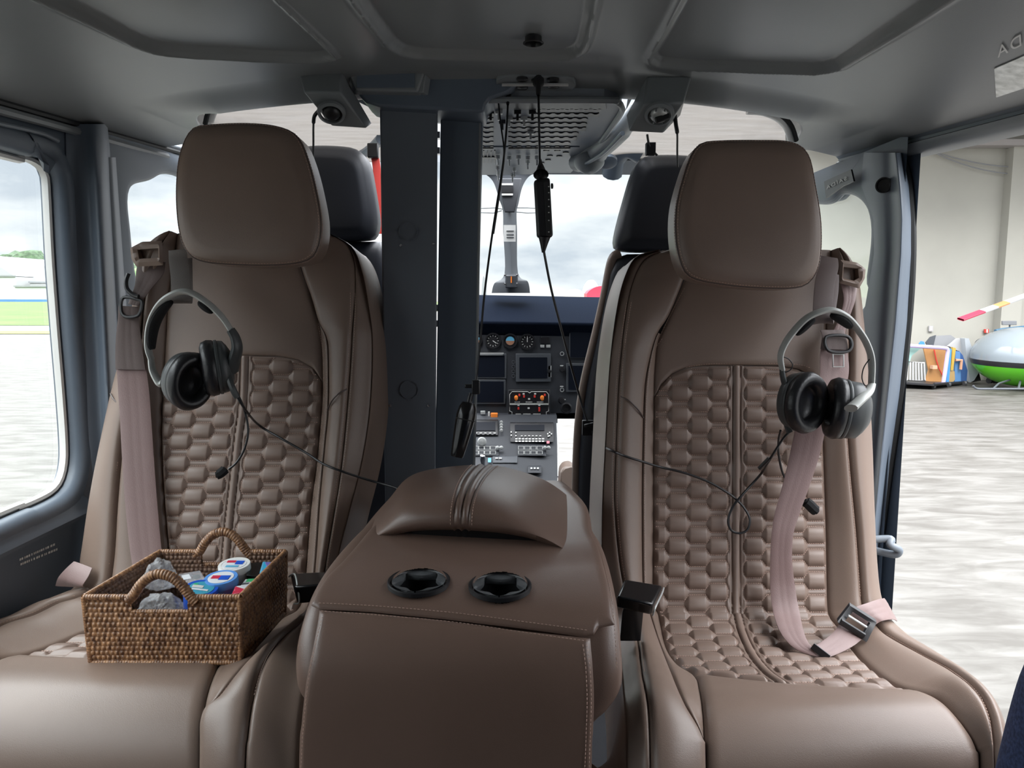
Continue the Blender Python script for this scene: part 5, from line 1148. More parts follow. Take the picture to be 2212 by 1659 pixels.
b = MB(); b.lathe([(.0192, .035), (.0196, .036), (.0192, .037)], A0, ax, 28); b.build('handle_seam', 'rubber', r)
b = MB(); b.lathe([(.004, -.018), (.0055, .002)], A0, ax, 12); b.build('strain_relief', 'black', r)
b = MB(); b.tube(cat([PC(1098, 205), P(1094, 280, 1.60), P(1086, 360, 1.59), P(1072, 450, 1.55), P(1060, 530, 1.53), P(1046, 640, 1.50), P(1037, 740, 1.48), P(1028, 820, 1.465), P(1018, 866, 1.46)], 6), .0022, 8); b.build('cord', 'black', r)
b = MB(); b.lathe([(.006, 0), (.006, .02), (.003, .05)], PC(1098, 194), P(1096, 250, 1.61)-PC(1098, 194), 12); b.build('plug', 'black', r)
b = MB(); b.box(P(1028, 836, 1.452), (.016, .012, .028)); b.box(P(1016, 834, 1.452), (.022, .008, .008)); b.build('clip', 'black', r, bevel=.002)
cable('thin black cord hanging close beside the switch handle cord', [PC(1074, 196), P(1082, 270, 1.64), P(1089, 330, 1.62), P(1083, 390, 1.60), P(1066, 505, 1.57)], .0018)
b = MB(); b.box(P(1274, 924, 1.715), (.036, .012, .036)); b.tube([P(1262, 920, 1.70), P(1290, 914, 1.70)], .004, 8); tag(b.build('cable_clip', 'black', bevel=.002), 'black clip that holds the cable at the pilot seat edge', 'clip')
# cords behind the headrests
cable('black cord hanging from the left ceiling vent box down behind the headrest', [P(688, 240, 1.62), P(679, 252, 1.63), P(677, 275, 1.63), P(677, 310, 1.64), P(676, 380, 1.66)], [.004]*14+[.0022]*19)
cable('black cord hanging from the right ceiling vent box onto the pilot headrest', [P(1457, 238, 1.66), P(1460, 268, 1.66), P(1463, 290, 1.66), P(1463, 330, 1.68), P(1464, 360, 1.72)], [.0045]*16+[.0022]*17)
b = MB(); b.tube(cat([P(1398, 290, 1.78), P(1402, 312, 1.79), P(1412, 328, 1.80), P(1420, 336, 1.80)], 6), .003, 8); b.box(P(1405, 322, 1.80), (.022, .02, .028)); tag(b.build('cord_clip', 'black', bevel=.002), 'black cord with a clip at the top corner of the right pilot headrest', 'clip')
# ================================================================ wicker basket on the left seat
M['wicker'] = mat('wicker', (.13, .058, .030), .36, bump=.5, bscale=400, var=.0, col2=(.42, .22, .105), vscale=150, stretch=(1, 1, .45))
M['wicker_in'] = mat('wicker_inner', (.13, .07, .045), .5, bump=.4, bscale=400, col2=(.24, .14, .09), vscale=130)
bk = empty('wicker_basket', P(350, 1425, 1.16), 'brown woven wicker basket with two arched handles on the left seat', 'basket')
Z0, Z1 = .478, .590
FL, FR = P(181, 1288, 1.10), P(519, 1292, 1.10); BR_, BL_ = P(617, 1193, 1.29), P(346, 1191, 1.29)
z1 = (FL.z+FR.z)/2; zb1 = (BL_.z+BR_.z)/2
Fb = [Vector((FL.x+.004, FL.y, Z0)), Vector((FR.x-.004, FR.y, Z0)), Vector((BR_.x-.004, BR_.y-.008, Z0)), Vector((BL_.x+.004, BL_.y-.008, Z0))]
Ft = [Vector((p.x, p.y, z_)) for p, z_ in ((FL, z1), (FR, z1), (BR_, zb1), (BL_, zb1))]
def wallw(i, out, top_dip=None, handle=False):
    a0, a1, b0, b1 = Fb[i], Fb[(i+1) % 4], Ft[i], Ft[(i+1) % 4]
    W0 = (a1-a0).length; H0 = (b0-a0).length; nu, nv = int(W0/.0011), int(H0/.0011)
    n = (a1-a0).cross(b0-a0).normalized(); cc = sum(Fb, Vector())/4
    if (a0-cc).dot(n) < 0: n = -n
    rows = []; cell_x, cell_y = .0076, .0078
    for j in range(nv+1):
        v = j/nv; row = []
        for k in range(nu+1):
            u = k/nu; vv_ = v
            p = a0.lerp(a1, u).lerp(b0.lerp(b1, u), v); X, Y = u*W0, v*H0
            rw = int(Y/cell_y); h = abs(math.sin(PI*(X/cell_x+.5*(rw % 2)+.18*math.sin(rw*2.1))))**.6*abs(math.sin(PI*Y/cell_y))**.5*.0032
            # bowed corners
            row.append(p+n*((h-.0015)*(1 if out else -1)+(0 if out else -.006)+.004*math.sin(PI*v)))
        rows.append(row)
    mk = None
    if handle:
        mk = []
        for j in range(nv):
            r = []
            for k in range(nu): 
                u = (k+.5)/nu; v = (j+.5)/nv; r.append(not (.305 < u < .665 and v > .79))
            mk.append(r)
    return MB().grid(rows, mask=mk)
for i in range(4):
    hd_ = i in (0, 2)
    wallw(i, True, handle=hd_).build('woven_side', 'wicker', bk, angle=80)
    wallw(i, False, handle=hd_).build('woven_lining', 'wicker_in', bk, angle=80)
b = MB(); b.prism([p+Vector((0, 0, .003)) for p in Fb], (0, 0, .004)); b.build('bottom', 'wicker_in', bk, smooth=False)
def wound(pts, r0, wrap=.0042, flat=1.0):
    L = sum((q-p).length for p, q in zip(pts, pts[1:])); n = int(L/.0009); q = resample(pts, n)
    return MB().tube(q, [r0*(1+.17*abs(math.sin(PI*i*.0009/wrap))-.08) for i in range(n)], 14, flat=flat, up=(0, 0, 1))
def hnd(i):
    a, c = Ft[i], Ft[(i+1) % 4]; e = c-a; up = Vector((0, 0, 1)); f_ = []
    rim1 = [a, a+e*.30]; rim2 = [a+e*.69, c]
    arch = cat([a+e*.28+up*-.006, a+e*.32+up*.004, a+e*.375+up*.022, a+e*.44+up*.034, a+e*.50+up*.037, a+e*.57+up*.032, a+e*.635+up*.018, a+e*.68+up*.002, a+e*.72+up*-.008], 8)
    wound(arch, .0075, .0045).build('handle', 'wicker', bk, angle=80)
    wound(rim1, .0046).build('rim', 'wicker', bk, angle=80); wound(rim2, .0046).build('rim', 'wicker', bk, angle=80)
    dip = up*-.0235
    wound([a+e*.30+dip, a+e*.67+dip], .0036).build('handle_sill', 'wicker', bk, angle=80)
hnd(0); hnd(2)
for i in (1, 3): wound([Ft[i], Ft[(i+1) % 4]], .0046).build('rim', 'wicker', bk, angle=80)
for i in range(4): wound([Fb[i], Ft[i]], .0042).build('corner_post', 'wicker', bk, angle=80)
for i in range(4): wound([Fb[i]+Vector((0, 0, .003)), Fb[(i+1) % 4]+Vector((0, 0, .003))], .0040).build('base_rim', 'wicker', bk, angle=80)
# ---- things in the basket
def canister(label, px, py, Y, r, h, m, lid, lh, tilt=(0, 0, 1), top=None, deco=()):
    """py is the centre of the lid"""
    c = P(px, py, Y); ax = Vector(tilt).normalized(); o = c-ax*h
    e = empty('gum_canister', o, label, 'canister')
    b = MB(); b.lathe([(.0001, 0), (r*.9, 0), (r*.96, .002), (r*.96, h-lh), (.0001, h-lh)], o, ax, 40); b.build('body', m, e)
    b = MB(); b.lathe([(r*.97, h-lh), (r, h-lh+.0008), (r, h-.0015), (r*.97, h), (r*.80, h), (r*.78, h-.0006), (.0001, h-.0006)], o, ax, 40); b.build('lid', lid, e)
    if top: b = MB(); b.lathe([(r*.76, h-.0005), (r*.75, h+.0002), (.0001, h+.0002)], o, ax, 40); lb = b.build('lid_label', top, e)
    a1 = ax.cross(Vector((0, 1, 0))).normalized(); a2 = a1.cross(ax).normalized()
    for (x0, y0, w_, h_, m_) in deco:
        cc = o+ax*(h+.0005); q = [cc+a1*(x0+a)*r+a2*(y0+b_)*r for a, b_ in ((0, 0), (w_, 0), (w_, h_), (0, h_))]
        b = MB(); b.prism(q, ax*.0003); b.build('print', m_, e, smooth=False)
    return e
M['white_lid'] = mat('white_lid', (.74, .74, .72), .35); M['blue_lid'] = mat('blue_lid', (.10, .30, .72), .3); M['blue_body'] = mat('blue_body', (.12, .32, .70), .25, alpha=1)
M['deep_blue'] = mat('deep_blue', (.01, .09, .55), .3); M['teal'] = mat('teal_label', (.05, .33, .48), .35); M['green'] = mat('green_print', (.03, .40, .14), .4); M['crimson'] = mat('crimson_print', (.55, .02, .06), .4); M['violet'] = mat('violet_print', (.20, .16, .50), .35); M['cyan'] = mat('cyan_box', (.03, .38, .62), .3)
M['lbl'] = mat('label_white', (.70, .72, .75), .4)
canister('white round canister with blue and red printed lid at the back of the basket', 506, 1218, 1.235, .0268, .060, 'white_plastic', 'white_lid', .012, (0, -.10, 1), 'lbl', ((-.55, -.1, .5, .5, 'deep_blue'), (.0, .15, .55, .30, 'crimson'), (-.4, -.5, .8, .25, 'sky_blue')))
canister('light blue round canister with printed lid in the middle of the basket', 477, 1247, 1.185, .0272, .056, 'blue_body', 'blue_lid', .014, (0, -.10, 1), 'lbl', ((-.55, -.35, .6, .55, 'deep_blue'), (.05, -.2, .5, .4, 'crimson')))
canister('blue and teal round canister tilted at the basket front', 434, 1270, 1.150, .0270, .034, 'deep_blue', 'deep_blue', .010, (.12, -.12, 1), 'teal', ((-.5, -.3, 1.0, .18, 'lbl'), (-.1, -.05, .65, .30, 'mark'), (.3, .2, .25, .2, 'green')))
def carton(name, label, quad, Y, dep, m, deco=(), cat_='box', pr=None):
    f = [P(*q) if len(q) == 3 else P(*q, Y) for q in quad]; d = Vector(dep)
    e = empty(name, f[3]+d, label, cat_)
    MB().hexa(f+[q+d for q in f]).build('carton', m, e, bevel=.0008)
    for (u0, v0, u1, v1, m_) in deco:
        q = [f[0].lerp(f[1], u).lerp(f[3].lerp(f[2], u), v)-d.normalized()*.0004 for u, v in ((u0, v0), (u1, v0), (u1, v1), (u0, v1))]
        b = MB(); b.prism(q, d.normalized()*.0003); b.build('print', m_, e, smooth=False)
    return e
carton('gum_box', 'red and white carton with a dark square mark by the right basket wall', [(508, 1266, 1.165), (540, 1262, 1.18), (526, 1278, 1.145), (500, 1284, 1.145)], 1.15, (0, .004, -.030), 'crimson', ((.10, .05, .95, .62, 'lbl'), (.35, .15, .6, .5, 'panel2')))
carton('gum_box', 'white and green carton leaning at the right basket wall', [(530, 1251, 1.205), (558, 1250, 1.207), (544, 1264, 1.175), (518, 1267, 1.172)], 1.2, (0, .004, -.03), 'lbl', ((.2, .0, .9, .45, 'green'), (.05, .55, .6, .8, 'panel2')))
carton('gum_box', 'blue and violet carton in the back right basket corner', [(568, 1213, 1.255), (590, 1214, 1.258), (582, 1238, 1.218), (560, 1240, 1.22)], 1.24, (-.003, .004, -.03), 'cyan', ((.25, .05, .95, .75, 'violet'), (.0, .1, .2, .9, 'sky_blue')))
carton('black_case', 'black glossy case behind the boxes in the basket', [(538, 1216, 1.262), (566, 1214, 1.265), (562, 1246, 1.215), (532, 1242, 1.215)], 1.24, (0, .004, -.02), 'black_gloss', cat_='case')
carton('clear_case', 'clear flat plastic case lying in the middle of the basket', [(385, 1240, 1.21), (432, 1232, 1.225), (448, 1258, 1.175), (398, 1268, 1.16)], 1.2, (0, .004, -.014), 'clear', ((.1, .15, .45, .5, 'lbl'), (.55, .3, .85, .6, 'grey_plastic')), cat_='case')
# crumpled clear bags
def bag(label, pts, Y, depth, seed):
    rs = random.Random(seed); o_ = resample([P(*q, Y) for q in pts], 40, True); c = sum(o_, Vector())/40; A = []
    for k in range(15):
        s_ = math.sin(k/14*PI); z = math.cos(k/14*PI); row = []
        for i, p in enumerate(o_):
            j_ = 1+.09*math.sin(i*1.1+k*1.3+seed)*s_+rs.uniform(-.02, .02); row.append(c+(p-c)*max(s_, .001)**.6*j_+Vector((0, -depth*z*.5+rs.uniform(-.002, .002), 0)))
        A.append(row)
    b = MB().grid(A, cu=True); return tag(b.build('plastic_bag', 'clear', angle=25), label, 'bag')
bag('crumpled clear plastic bag standing up at the left inside the basket', [(300, 1262), (312, 1240), (330, 1212), (340, 1208), (362, 1218), (376, 1244), (380, 1264), (350, 1272)], 1.20, .05, 3)
bag('crumpled clear plastic bag seen through the front handle opening', [(296, 1316), (318, 1288), (345, 1282), (372, 1286), (398, 1312), (402, 1330), (350, 1336)], 1.135, .035, 8)
# ================================================================ outside
ZG = -.75
gm = bpy.data.materials.new('apron_concrete'); gm.use_nodes = True; n = gm.node_tree; bs = n.nodes['Principled BSDF']; bs.inputs['Roughness'].default_value = .55
t = n.nodes.new('ShaderNodeTexCoord'); mp_ = n.nodes.new('ShaderNodeMapping'); mp_.inputs['Scale'].default_value = (.7, 2.6, 1); mp_.inputs['Rotation'].default_value = (0, 0, .12)
z = n.nodes.new('ShaderNodeTexNoise'); z.inputs['Scale'].default_value = 2.6; z.inputs['Detail'].default_value = 7; z.inputs['Roughness'].default_value = .62; z.inputs['Distortion'].default_value = .5
r = n.nodes.new('ShaderNodeValToRGB'); r.color_ramp.elements[0].position = .36; r.color_ramp.elements[0].color = (.048, .043, .036, 1); r.color_ramp.elements[1].position = .62; r.color_ramp.elements[1].color = (.100, .095, .086, 1)
e = r.color_ramp.elements.new(.48); e.color = (.070, .065, .057, 1)
n.links.new(t.outputs['Object'], mp_.inputs[0]); n.links.new(mp_.outputs[0], z.inputs[0]); n.links.new(z.outputs[0], r.inputs[0]); n.links.new(r.outputs[0], bs.inputs['Base Color'])
def flat(name, x0, x1, y0, y1, z_, m, kind='structure'):
    b = MB(); b.add([(x0, y0, z_), (x1, y0, z_), (x1, y1, z_), (x0, y1, z_)], [(0, 1, 2, 3)]); o = b.build(name, m, smooth=False); o['kind'] = kind; return o
flat('ground', -400, 400, -200, 900, ZG, gm)
GL = -4.0
flat('grass_field', -400, -9, 46, 250, ZG+.02, mat('grass', (.06, .11, .018), .9, var=.25, vscale=.3))
flat('painted_line', -400, -9, 38.5, 43.5, ZG+.03, mat('blue_paint', (.08, .20, .36), .6))
flat('grass_strip', -400, -9, 35.5, 38.5, ZG+.025, mat('dry_grass', (.15, .17, .045), .9))
M['far_white'] = mat('far_white', (.36, .36, .36), .7); M['far_grey'] = mat('far_grey', (.20, .205, .215), .7); M['far_blue'] = mat('far_blue', (.06, .16, .42), .6); M['roof_white'] = mat('far_roof', (.30, .31, .32), .5)
def hangar(label, xa, xb, y, h0, h1, dep=40, base=True, arch='round'):
    e = empty('hangar', ((xa+xb)/2, y, ZG), label, 'building')
    b = MB(); b.box(((xa+xb)/2, y+dep/2, ZG+h0/2), (xb-xa, dep, h0)); b.build('wall', 'far_white', e, smooth=False)
    A = []
    for k in range(17):
        u = k/16; zz = h0+(h1-h0)*(math.sin(PI*u) if arch == 'round' else 1-abs(2*u-1)); x = xa+(xb-xa)*u; A.append((x, zz))
    b = MB(); b.prism([(x, y-.3, ZG+zz) for x, zz in A]+[(xb, y-.3, ZG+h0-.2), (xa, y-.3, ZG+h0-.2)], (0, dep+.6, 0)); b.build('roof', 'roof_white', e, smooth=False)
    b = MB(); b.box(((xa+xb)/2, y-.2, ZG+h0+.1), (xb-xa+.6, .3, .5)); b.build('eaves', 'far_grey', e, smooth=False)
    if base: b = MB(); b.box(((xa+xb)/2, y-.2, ZG+.4), (xb-xa, .3, .8)); b.build('base_stripe', 'far_blue', e, smooth=False)
hangar('large white arched hangar across the grass, cut by the photo left edge', -200, -166, 250, 8.5, 16)
hangar('smaller white domed hangar beside the window frame across the grass', -164.5, -145, 255, 6.5, 13.5)
hangar('low pale annex in front of the domed hangar', -163, -150, 245, 5, 5.4, 8)
def blob(name, label, pts, m, cat_='trees', kind=None, seed=1):
    rs = random.Random(seed); bm = bmesh.new()
    for (x, y, z_, r_, s_) in pts:
        mt = Matrix.Translation((x, y, z_)) @ Matrix.Diagonal((r_*s_, r_, r_, 1)); bmesh.ops.create_icosphere(bm, subdivisions=3, radius=1, matrix=mt)
    for v in bm.verts: v.co += Vector((rs.uniform(-1, 1), rs.uniform(-1, 1), rs.uniform(-1, 1)))*.22*abs(pts[0][3])*.5
    me = bpy.data.meshes.new(name); bm.to_mesh(me); bm.free(); o = bpy.data.objects.new(name, me); COL.objects.link(o); me.materials.append(m if not isinstance(m, str) else M[m])
    return tag(o, label, cat_, kind=kind)
M['tree'] = mat('tree_green', (.045, .075, .038), .9, var=.4, vscale=.8); M['bush'] = mat('bush_green', (.10, .20, .06), .9, var=.4, vscale=2)
rs = random.Random(4)
blob('wooded_hill', 'dark wooded hill behind the white hangars', [(-330+i*4.6+rs.uniform(-2, 2), 340+rs.uniform(-6, 6), ZG+7+rs.uniform(0, 6)+2.5*math.sin(i*.6), 7.5+rs.uniform(-1, 2), 1.2) for i in range(42)], 'tree', kind='stuff')
blob('shrub', 'green shrub seen through the left cockpit door window', [(-21.5+i*.8, 42+rs.uniform(-1, 1), ZG+1.2+rs.uniform(0, 1), 1.5, 1) for i in range(8)], 'bush', 'shrub')
# far objects ahead, just above the glareshield
def far_arch(label, px0, px1, pyt, pyb, Y, m, name='airport_shed'):
    a, b_ = P(px0, pyb, Y), P(px1, pyb, Y); h = P(px0, pyt, Y).z-a.z; A = [a+(b_-a)*(k/12)+Vector((0, 0, h*math.sin(PI*k/12)**.7)) for k in range(13)]
    A = [Vector((A[0].x, Y, ZG))]+A+[Vector((A[-1].x, Y, ZG))]
    b = MB(); b.prism(A, (0, 6, 0)); return tag(b.build(name, m, smooth=False), label, 'building')
far_arch('pale rounded shed far ahead beyond the windshield', 1262, 1296, 604, 632, 170, 'far_white')
far_arch('red rounded roof far ahead beside the right pilot seat', 1268, 1330, 618, 634, 150, mat('far_red', (.42, .02, .05), .5), 'red_shed')
far_arch('low sandy building far ahead beyond the windshield', 1222, 1262, 624, 636, 160, mat('far_sand', (.55, .50, .38), .8), 'low_building')
far_arch('small pale mast hut far ahead left of the windshield post', 1040, 1050, 596, 636, 160, 'far_grey', 'mast_hut')
# ---- hangar on the right
YW = 15.9
hw = mat('hangar_plaster', (.33, .322, .285), .8, var=.05, vscale=.8)
b = MB(); b.box((13.2, YW+.15, ZG+3.2), (14.4, .3, 6.4)); struct(b.build('wall_hangar', hw, smooth=False))
b = MB(); b.box((14.3, YW-.35, ZG+2.6), (.55, .4, 5.6)); 
b2 = P(2195, 300, YW-.2); b = MB(); b.box((b2.x+.15, YW-.1, ZG+2.4), (.42, .3, 4.9)); struct(b.build('trim_20', hw, smooth=False))
zt_ = P(2100, 322, YW).z
b = MB(); b.box((13.2, YW-.25, zt_+.06), (14.4, .3, .12)); struct(b.build('trim_21', mat('beam_grey', (.28, .26, .25), .6), smooth=False))
b = MB(); b.box((13.2, YW-.35, zt_+.32), (14.4, .3, .10)); struct(b.build('trim_22', 'far_grey', smooth=False))
A = []; xs2 = np.arange(6, 20.4, .06)
for Y in (YW-3.2, YW+.4): A.append([Vector((x, Y, zt_+.62-(Y-YW)*.10+.035*math.sin(x*2*PI/.24))) for x in xs2])
b = MB(); b.grid(A); b.grid([[p+Vector((0, 0, .03)) for p in A[1]], [p+Vector((0, 0, .03)) for p in A[0]]]); o = b.build('ceiling_hangar', 'far_white'); struct(o)
b = MB()
for k, (sag, z0) in enumerate(((.30, .10), (.42, .02))):
    pts = [Vector((8.8+3.8*u, YW-.1, zt_-.12+z0*.3-sag*4*u*(1-u))) for u in np.linspace(0, 1, 16)]; b2 = MB(); b2.tube(pts, .012, 5); tag(b2.build('wall_cable', 'far_grey'), ['upper sagging cable on the pale hangar wall', 'lower sagging cable on the pale hangar wall'][k], 'cable')
def at(px, py, Y): return P(px, py, Y)
# cart with coloured panels
CY_ = 14.7
ct = empty('panel_cart', P(2020, 836, CY_), 'low black wheeled cart carrying coloured aircraft panels in the hangar', 'cart')
def brd(name, label, pts, Y, m, th=.03, lean=.0, parent=None, cat_='panel'):
    top = min(q[1] for q in pts); bot = max(q[1] for q in pts)
    q = [P(a, c, Y-lean*(1-(c-top)/max(1, bot-top))*-1) for a, c in pts]; b = MB(); b.prism(q, (0, th, 0)); o = b.build(name, m, parent, smooth=False)
    return o if parent else tag(o, label, cat_)
b = MB(); b.hexa([P(1928, 824, CY_-.2), P(2018, 830, CY_-.5), P(2018, 834, CY_-.5), P(1928, 828, CY_-.2), P(1940, 822, CY_+.6), P(2088, 822, CY_+.6), P(2088, 826, CY_+.6), P(1940, 826, CY_+.6)]); b.build('deck', 'black', ct)
b = MB(); b.tube([P(2018, 830, CY_-.48), P(2088, 826, CY_+.3)], .03, 6); b.build('edge_rail', 'black', ct)
for x, y in ((2017, 835), (2050, 831), (2084, 828), (1940, 831)):
    b = MB(); p = P(x, y, CY_-.4); b.lathe([(.0001, -.02), (.045, -.02), (.045, .02), (.0001, .02)], p, (1, 0, 0), 16); b.build('wheel', 'rubber', ct)
c_teal = mat('teal_grey', (.22, .36, .33), .5); c_wood = mat('tan_board', (.34, .165, .055), .6, var=.2, vscale=2); c_lil = mat('lilac', (.40, .34, .50), .5); c_bl = mat('bright_blue', (.05, .20, .46), .5); c_yel = mat('mustard', (.40, .26, .04), .5); c_nv = mat('navy', (.03, .08, .22), .5); c_pk = mat('peach', (.46, .25, .16), .5)
brd('curved_board', 'curved teal-grey panel at the left end of the cart', [(1945, 822), (1950, 770), (1958, 750), (1972, 748), (1990, 752), (1970, 768), (1962, 790), (1957, 820)], CY_, c_teal)
ol_ = [P(*q, CY_-.05) for q in ((1960, 781), (1996, 784), (1998, 822), (1959, 821))]; g = empty('slatted_grille', ol_[3], 'white slatted grille standing on the cart', 'grille')
b = MB(); b.tube(ol_, .022, 6, closed=True); b.build('frame', 'far_white', g)
for k in range(1, 6):
    u = k/6; b = MB(); b.tube([ol_[0].lerp(ol_[1], u), ol_[3].lerp(ol_[2], u)], .016, 6); b.build('bar', 'far_white', g)
brd('grey_board', 'grey angular panel at the back of the cart', [(2000, 752), (2015, 726), (2054, 724), (2070, 735), (2060, 752), (2050, 800), (2005, 800)], CY_+.7, 'far_grey', lean=.1)
brd('dark_board', 'dark notched panel behind the tan board', [(2000, 740), (2010, 728), (2022, 724), (2016, 750), (2008, 756)], CY_+.62, 'panel2')
brd('blue_disc', 'small bright blue disc above the cart rail', [(1986, 742), (1990, 737), (1996, 738), (1998, 744), (1992, 749), (1987, 747)], CY_+.3, c_bl)
brd('tan_board', 'tall tan board with a red curved line on the cart', [(1994, 748), (2006, 746), (2030, 752), (2046, 748), (2044, 800), (2036, 826), (1999, 823), (2006, 800)], CY_+.1, c_wood)
b = MB(); b.tube([P(*q, CY_+.07) for q in ((2018, 755), (2022, 775), (2028, 795), (2037, 812))], .012, 5); tag(b.build('red_trim_line', 'red'), 'thin red curved edge line on the tan board', 'trim line')
b = MB(); b.box(P(2017, 793, CY_+.0), (.09, .1, .07)); tag(b.build('peach_block', c_pk), 'small peach block on the tan board', 'block')
b = MB(); b.tube(cat([P(1962, 747, CY_-.1), P(2000, 749, CY_-.1), P(2040, 752, CY_-.1), P(2047, 756, CY_-.1), P(2046, 770, CY_-.1), P(2038, 826, CY_-.12)], 5), .038, 8); tag(b.build('lilac_pipe', c_lil), 'bent pale lilac tube framing the cart panels', 'tube')
brd('blue_strip', 'narrow bright blue strip standing on the cart', [(2050, 752), (2056, 754), (2050, 826), (2044, 826)], CY_+.05, c_bl, .06)
brd('yellow_strip', 'narrow mustard strip standing on the cart', [(2058, 750), (2065, 752), (2059, 800), (2054, 800)], CY_+.1, c_yel, .06)
brd('brown_pad', 'rounded brown pad low between blue strip and blue panel', [(2052, 800), (2062, 802), (2063, 820), (2056, 828), (2050, 824)], CY_+.12, mat('brown_pad', (.30, .20, .08), .7))
brd('blue_board', 'mid blue panel with peach square on the cart', [(2064, 758), (2074, 760), (2076, 826), (2062, 826)], CY_+.15, mat('mid_blue', (.07, .17, .34), .5), .04)
brd('navy_board', 'dark navy rounded panel at the right end of the cart', [(2072, 758), (2080, 768), (2090, 800), (2088, 824), (2072, 827)], CY_+.22, c_nv, .04)
b = MB(); b.tube([P(*q, CY_+.1) for q in ((2064, 778), (2077, 778), (2075, 798))], .03, 6); tag(b.build('peach_bracket', c_pk), 'peach angled bracket on the mid blue panel', 'bracket')
brd('silver_cowling', 'long silver cowling leaning on the hangar wall right of the cart', [(2084, 731), (2093, 731), (2112, 790), (2114, 806), (2104, 822), (2096, 826), (2090, 790)], CY_+.4, mat('silver_paint', (.42, .45, .48), .3, metal=.3), .18)
brd('white_cowling', 'white pointed cowling behind the silver one', [(2050, 748), (2070, 731), (2082, 731), (2092, 800), (2094, 822), (2084, 815), (2070, 758)], CY_+.55, 'far_white', .08)
brd('black_wedge', 'black wedge at the foot of the silver cowling', [(2114, 800), (2119, 822), (2100, 826)], CY_+.6, 'black', .1)
# hand truck, extinguisher sign
b = MB(); b.tube(cat([P(*q, YW-.5) for q in ((2108, 766), (2108, 746), (2114, 736), (2130, 733))], 5), .035, 8); ht = tag(b.build('hand_truck', 'panel2'), 'dark curved tube frame standing by the hangar wall', 'frame')
b = MB(); b.tube([P(2106, 767, YW-.5), P(2130, 768, YW-.5)], .03, 8); b.build('shelf', 'panel2', ht)
b = MB(); b.tube([P(2130, 722, YW-.3), P(2128, 752, YW-.3), P(2120, 760, YW-.3)], .012, 6); b.build('pole', 'far_grey', ht)
s = empty('extinguisher_sign', P(2131, 715, YW-.05), 'small red and white sign on the hangar wall', 'sign')
b = MB(); b.prect(2127, 711, 2136, 719, YW-.06, .03); b.build('board', 'red', s, smooth=False); b = MB(); b.prect(2131, 711.5, 2134, 718.5, YW-.065, .01); b.build('print', 'white_plastic', s, smooth=False)
b = MB(); b.prect(2007, 704, 2016, 716, YW-.05, .03); s = tag(b.build('wall_notice', 'far_white', smooth=False), 'pale pinkish notice on the hangar wall above the cart', 'notice')
b = MB(); b.prect(2009, 706, 2014, 714, YW-.055, .01); b.build('print', mat('faded_pink', (.60, .42, .42), .7), s, smooth=False)
# rotor blade: of the small helicopter
# ---- green helicopter at the right edge
YH = 13.9
hl = empty('green_helicopter', P(2235, 840, YH), 'small bright green helicopter with clear bubble nose parked in the hangar', 'helicopter')
c = P(2252, 776, YH); Rx_, Rz_ = .84, .58
M['heli_green'] = mat('heli_green', (.09, .45, .01), .3, coat=.5)
def bub(z0, z1, m, nm, k=1.0):
    A = []
    for a in np.linspace(z0, z1, 14):
        rr = math.cos(a); A.append([c+Vector((math.cos(q)*rr*Rx_*k, math.sin(q)*rr*1.0*k+.55, math.sin(a)*Rz_*k)) for q in np.linspace(0, 2*PI, 37)[:-1]])
    MB().grid(A, cu=True).build(nm, m, hl)
bub(-PI/2+.02, -.28, 'heli_green', 'nose'); bub(-.28, -.10, 'black', 'sill'); bub(-.10, PI/2-.05, mat('bubble', (.20, .23, .25), .12), 'canopy')
for ox_ in (-.35, -.18):
    b = MB(); b.box(c+Vector((ox_, -.36, -.02)), (.13, .05, .16)); b.build('seat_patch', 'white_plastic', hl, bevel=.02)
b = MB(); b.tube(cat([c+Vector((math.cos(q)*.32-.12, -.45+.1*math.sin(q), math.sin(q)*.42)) for q in np.linspace(.1, PI-.1, 8)], 4), .012, 6); b.build('canopy_frame', 'panel2', hl)
for dx in (-.28, -.20): b = MB(); b.lathe([(.0001, -.02), (.03, -.015), (.036, 0)], c+Vector((dx, -.33, -.30)), (0, .9, .3), 12); b.build('lamp', 'white_plastic', hl)
b = MB(); b.tube(cat([P(*q, YH-.4) for q in ((2102, 833), (2107, 838), (2116, 840), (2150, 840), (2260, 840))], 5), .02, 8); b.build('skid', 'panel2', hl)
b = MB(); b.tube([P(2145, 840, YH-.4), P(2158, 828, YH), P(2190, 818, YH+.2)], .018, 6); b.build('skid_strut', 'panel2', hl)
b = MB(); b.tube([P(2200, 840, YH-.4), P(2204, 824, YH)], .02, 6); b.build('skid_strut', 'panel2', hl)
b = MB(); b.tube([c+Vector((.25, .6, .3)), c+Vector((.35, .7, 1.3))], .06, 10); b.build('mast', 'panel2', hl)
mast = c+Vector((.35, .7, 1.3)); tip = P(2075, 690, YH-.3)
segs = [(0, .26, mat('blade_red', (.35, .03, .06), .5)), (.26, .42, 'far_white'), (.42, .56, mat('blade_orange', (.50, .20, .08), .5)), (.56, 1.0, 'far_white')]
for a, e, m in segs:
    p, q = tip.lerp(mast, a), tip.lerp(mast, e); b = MB(); b.ribbon([p, p.lerp(q, .5), q], .13, (0, 1, .35), .018); b.build('rotor_blade', m, hl)
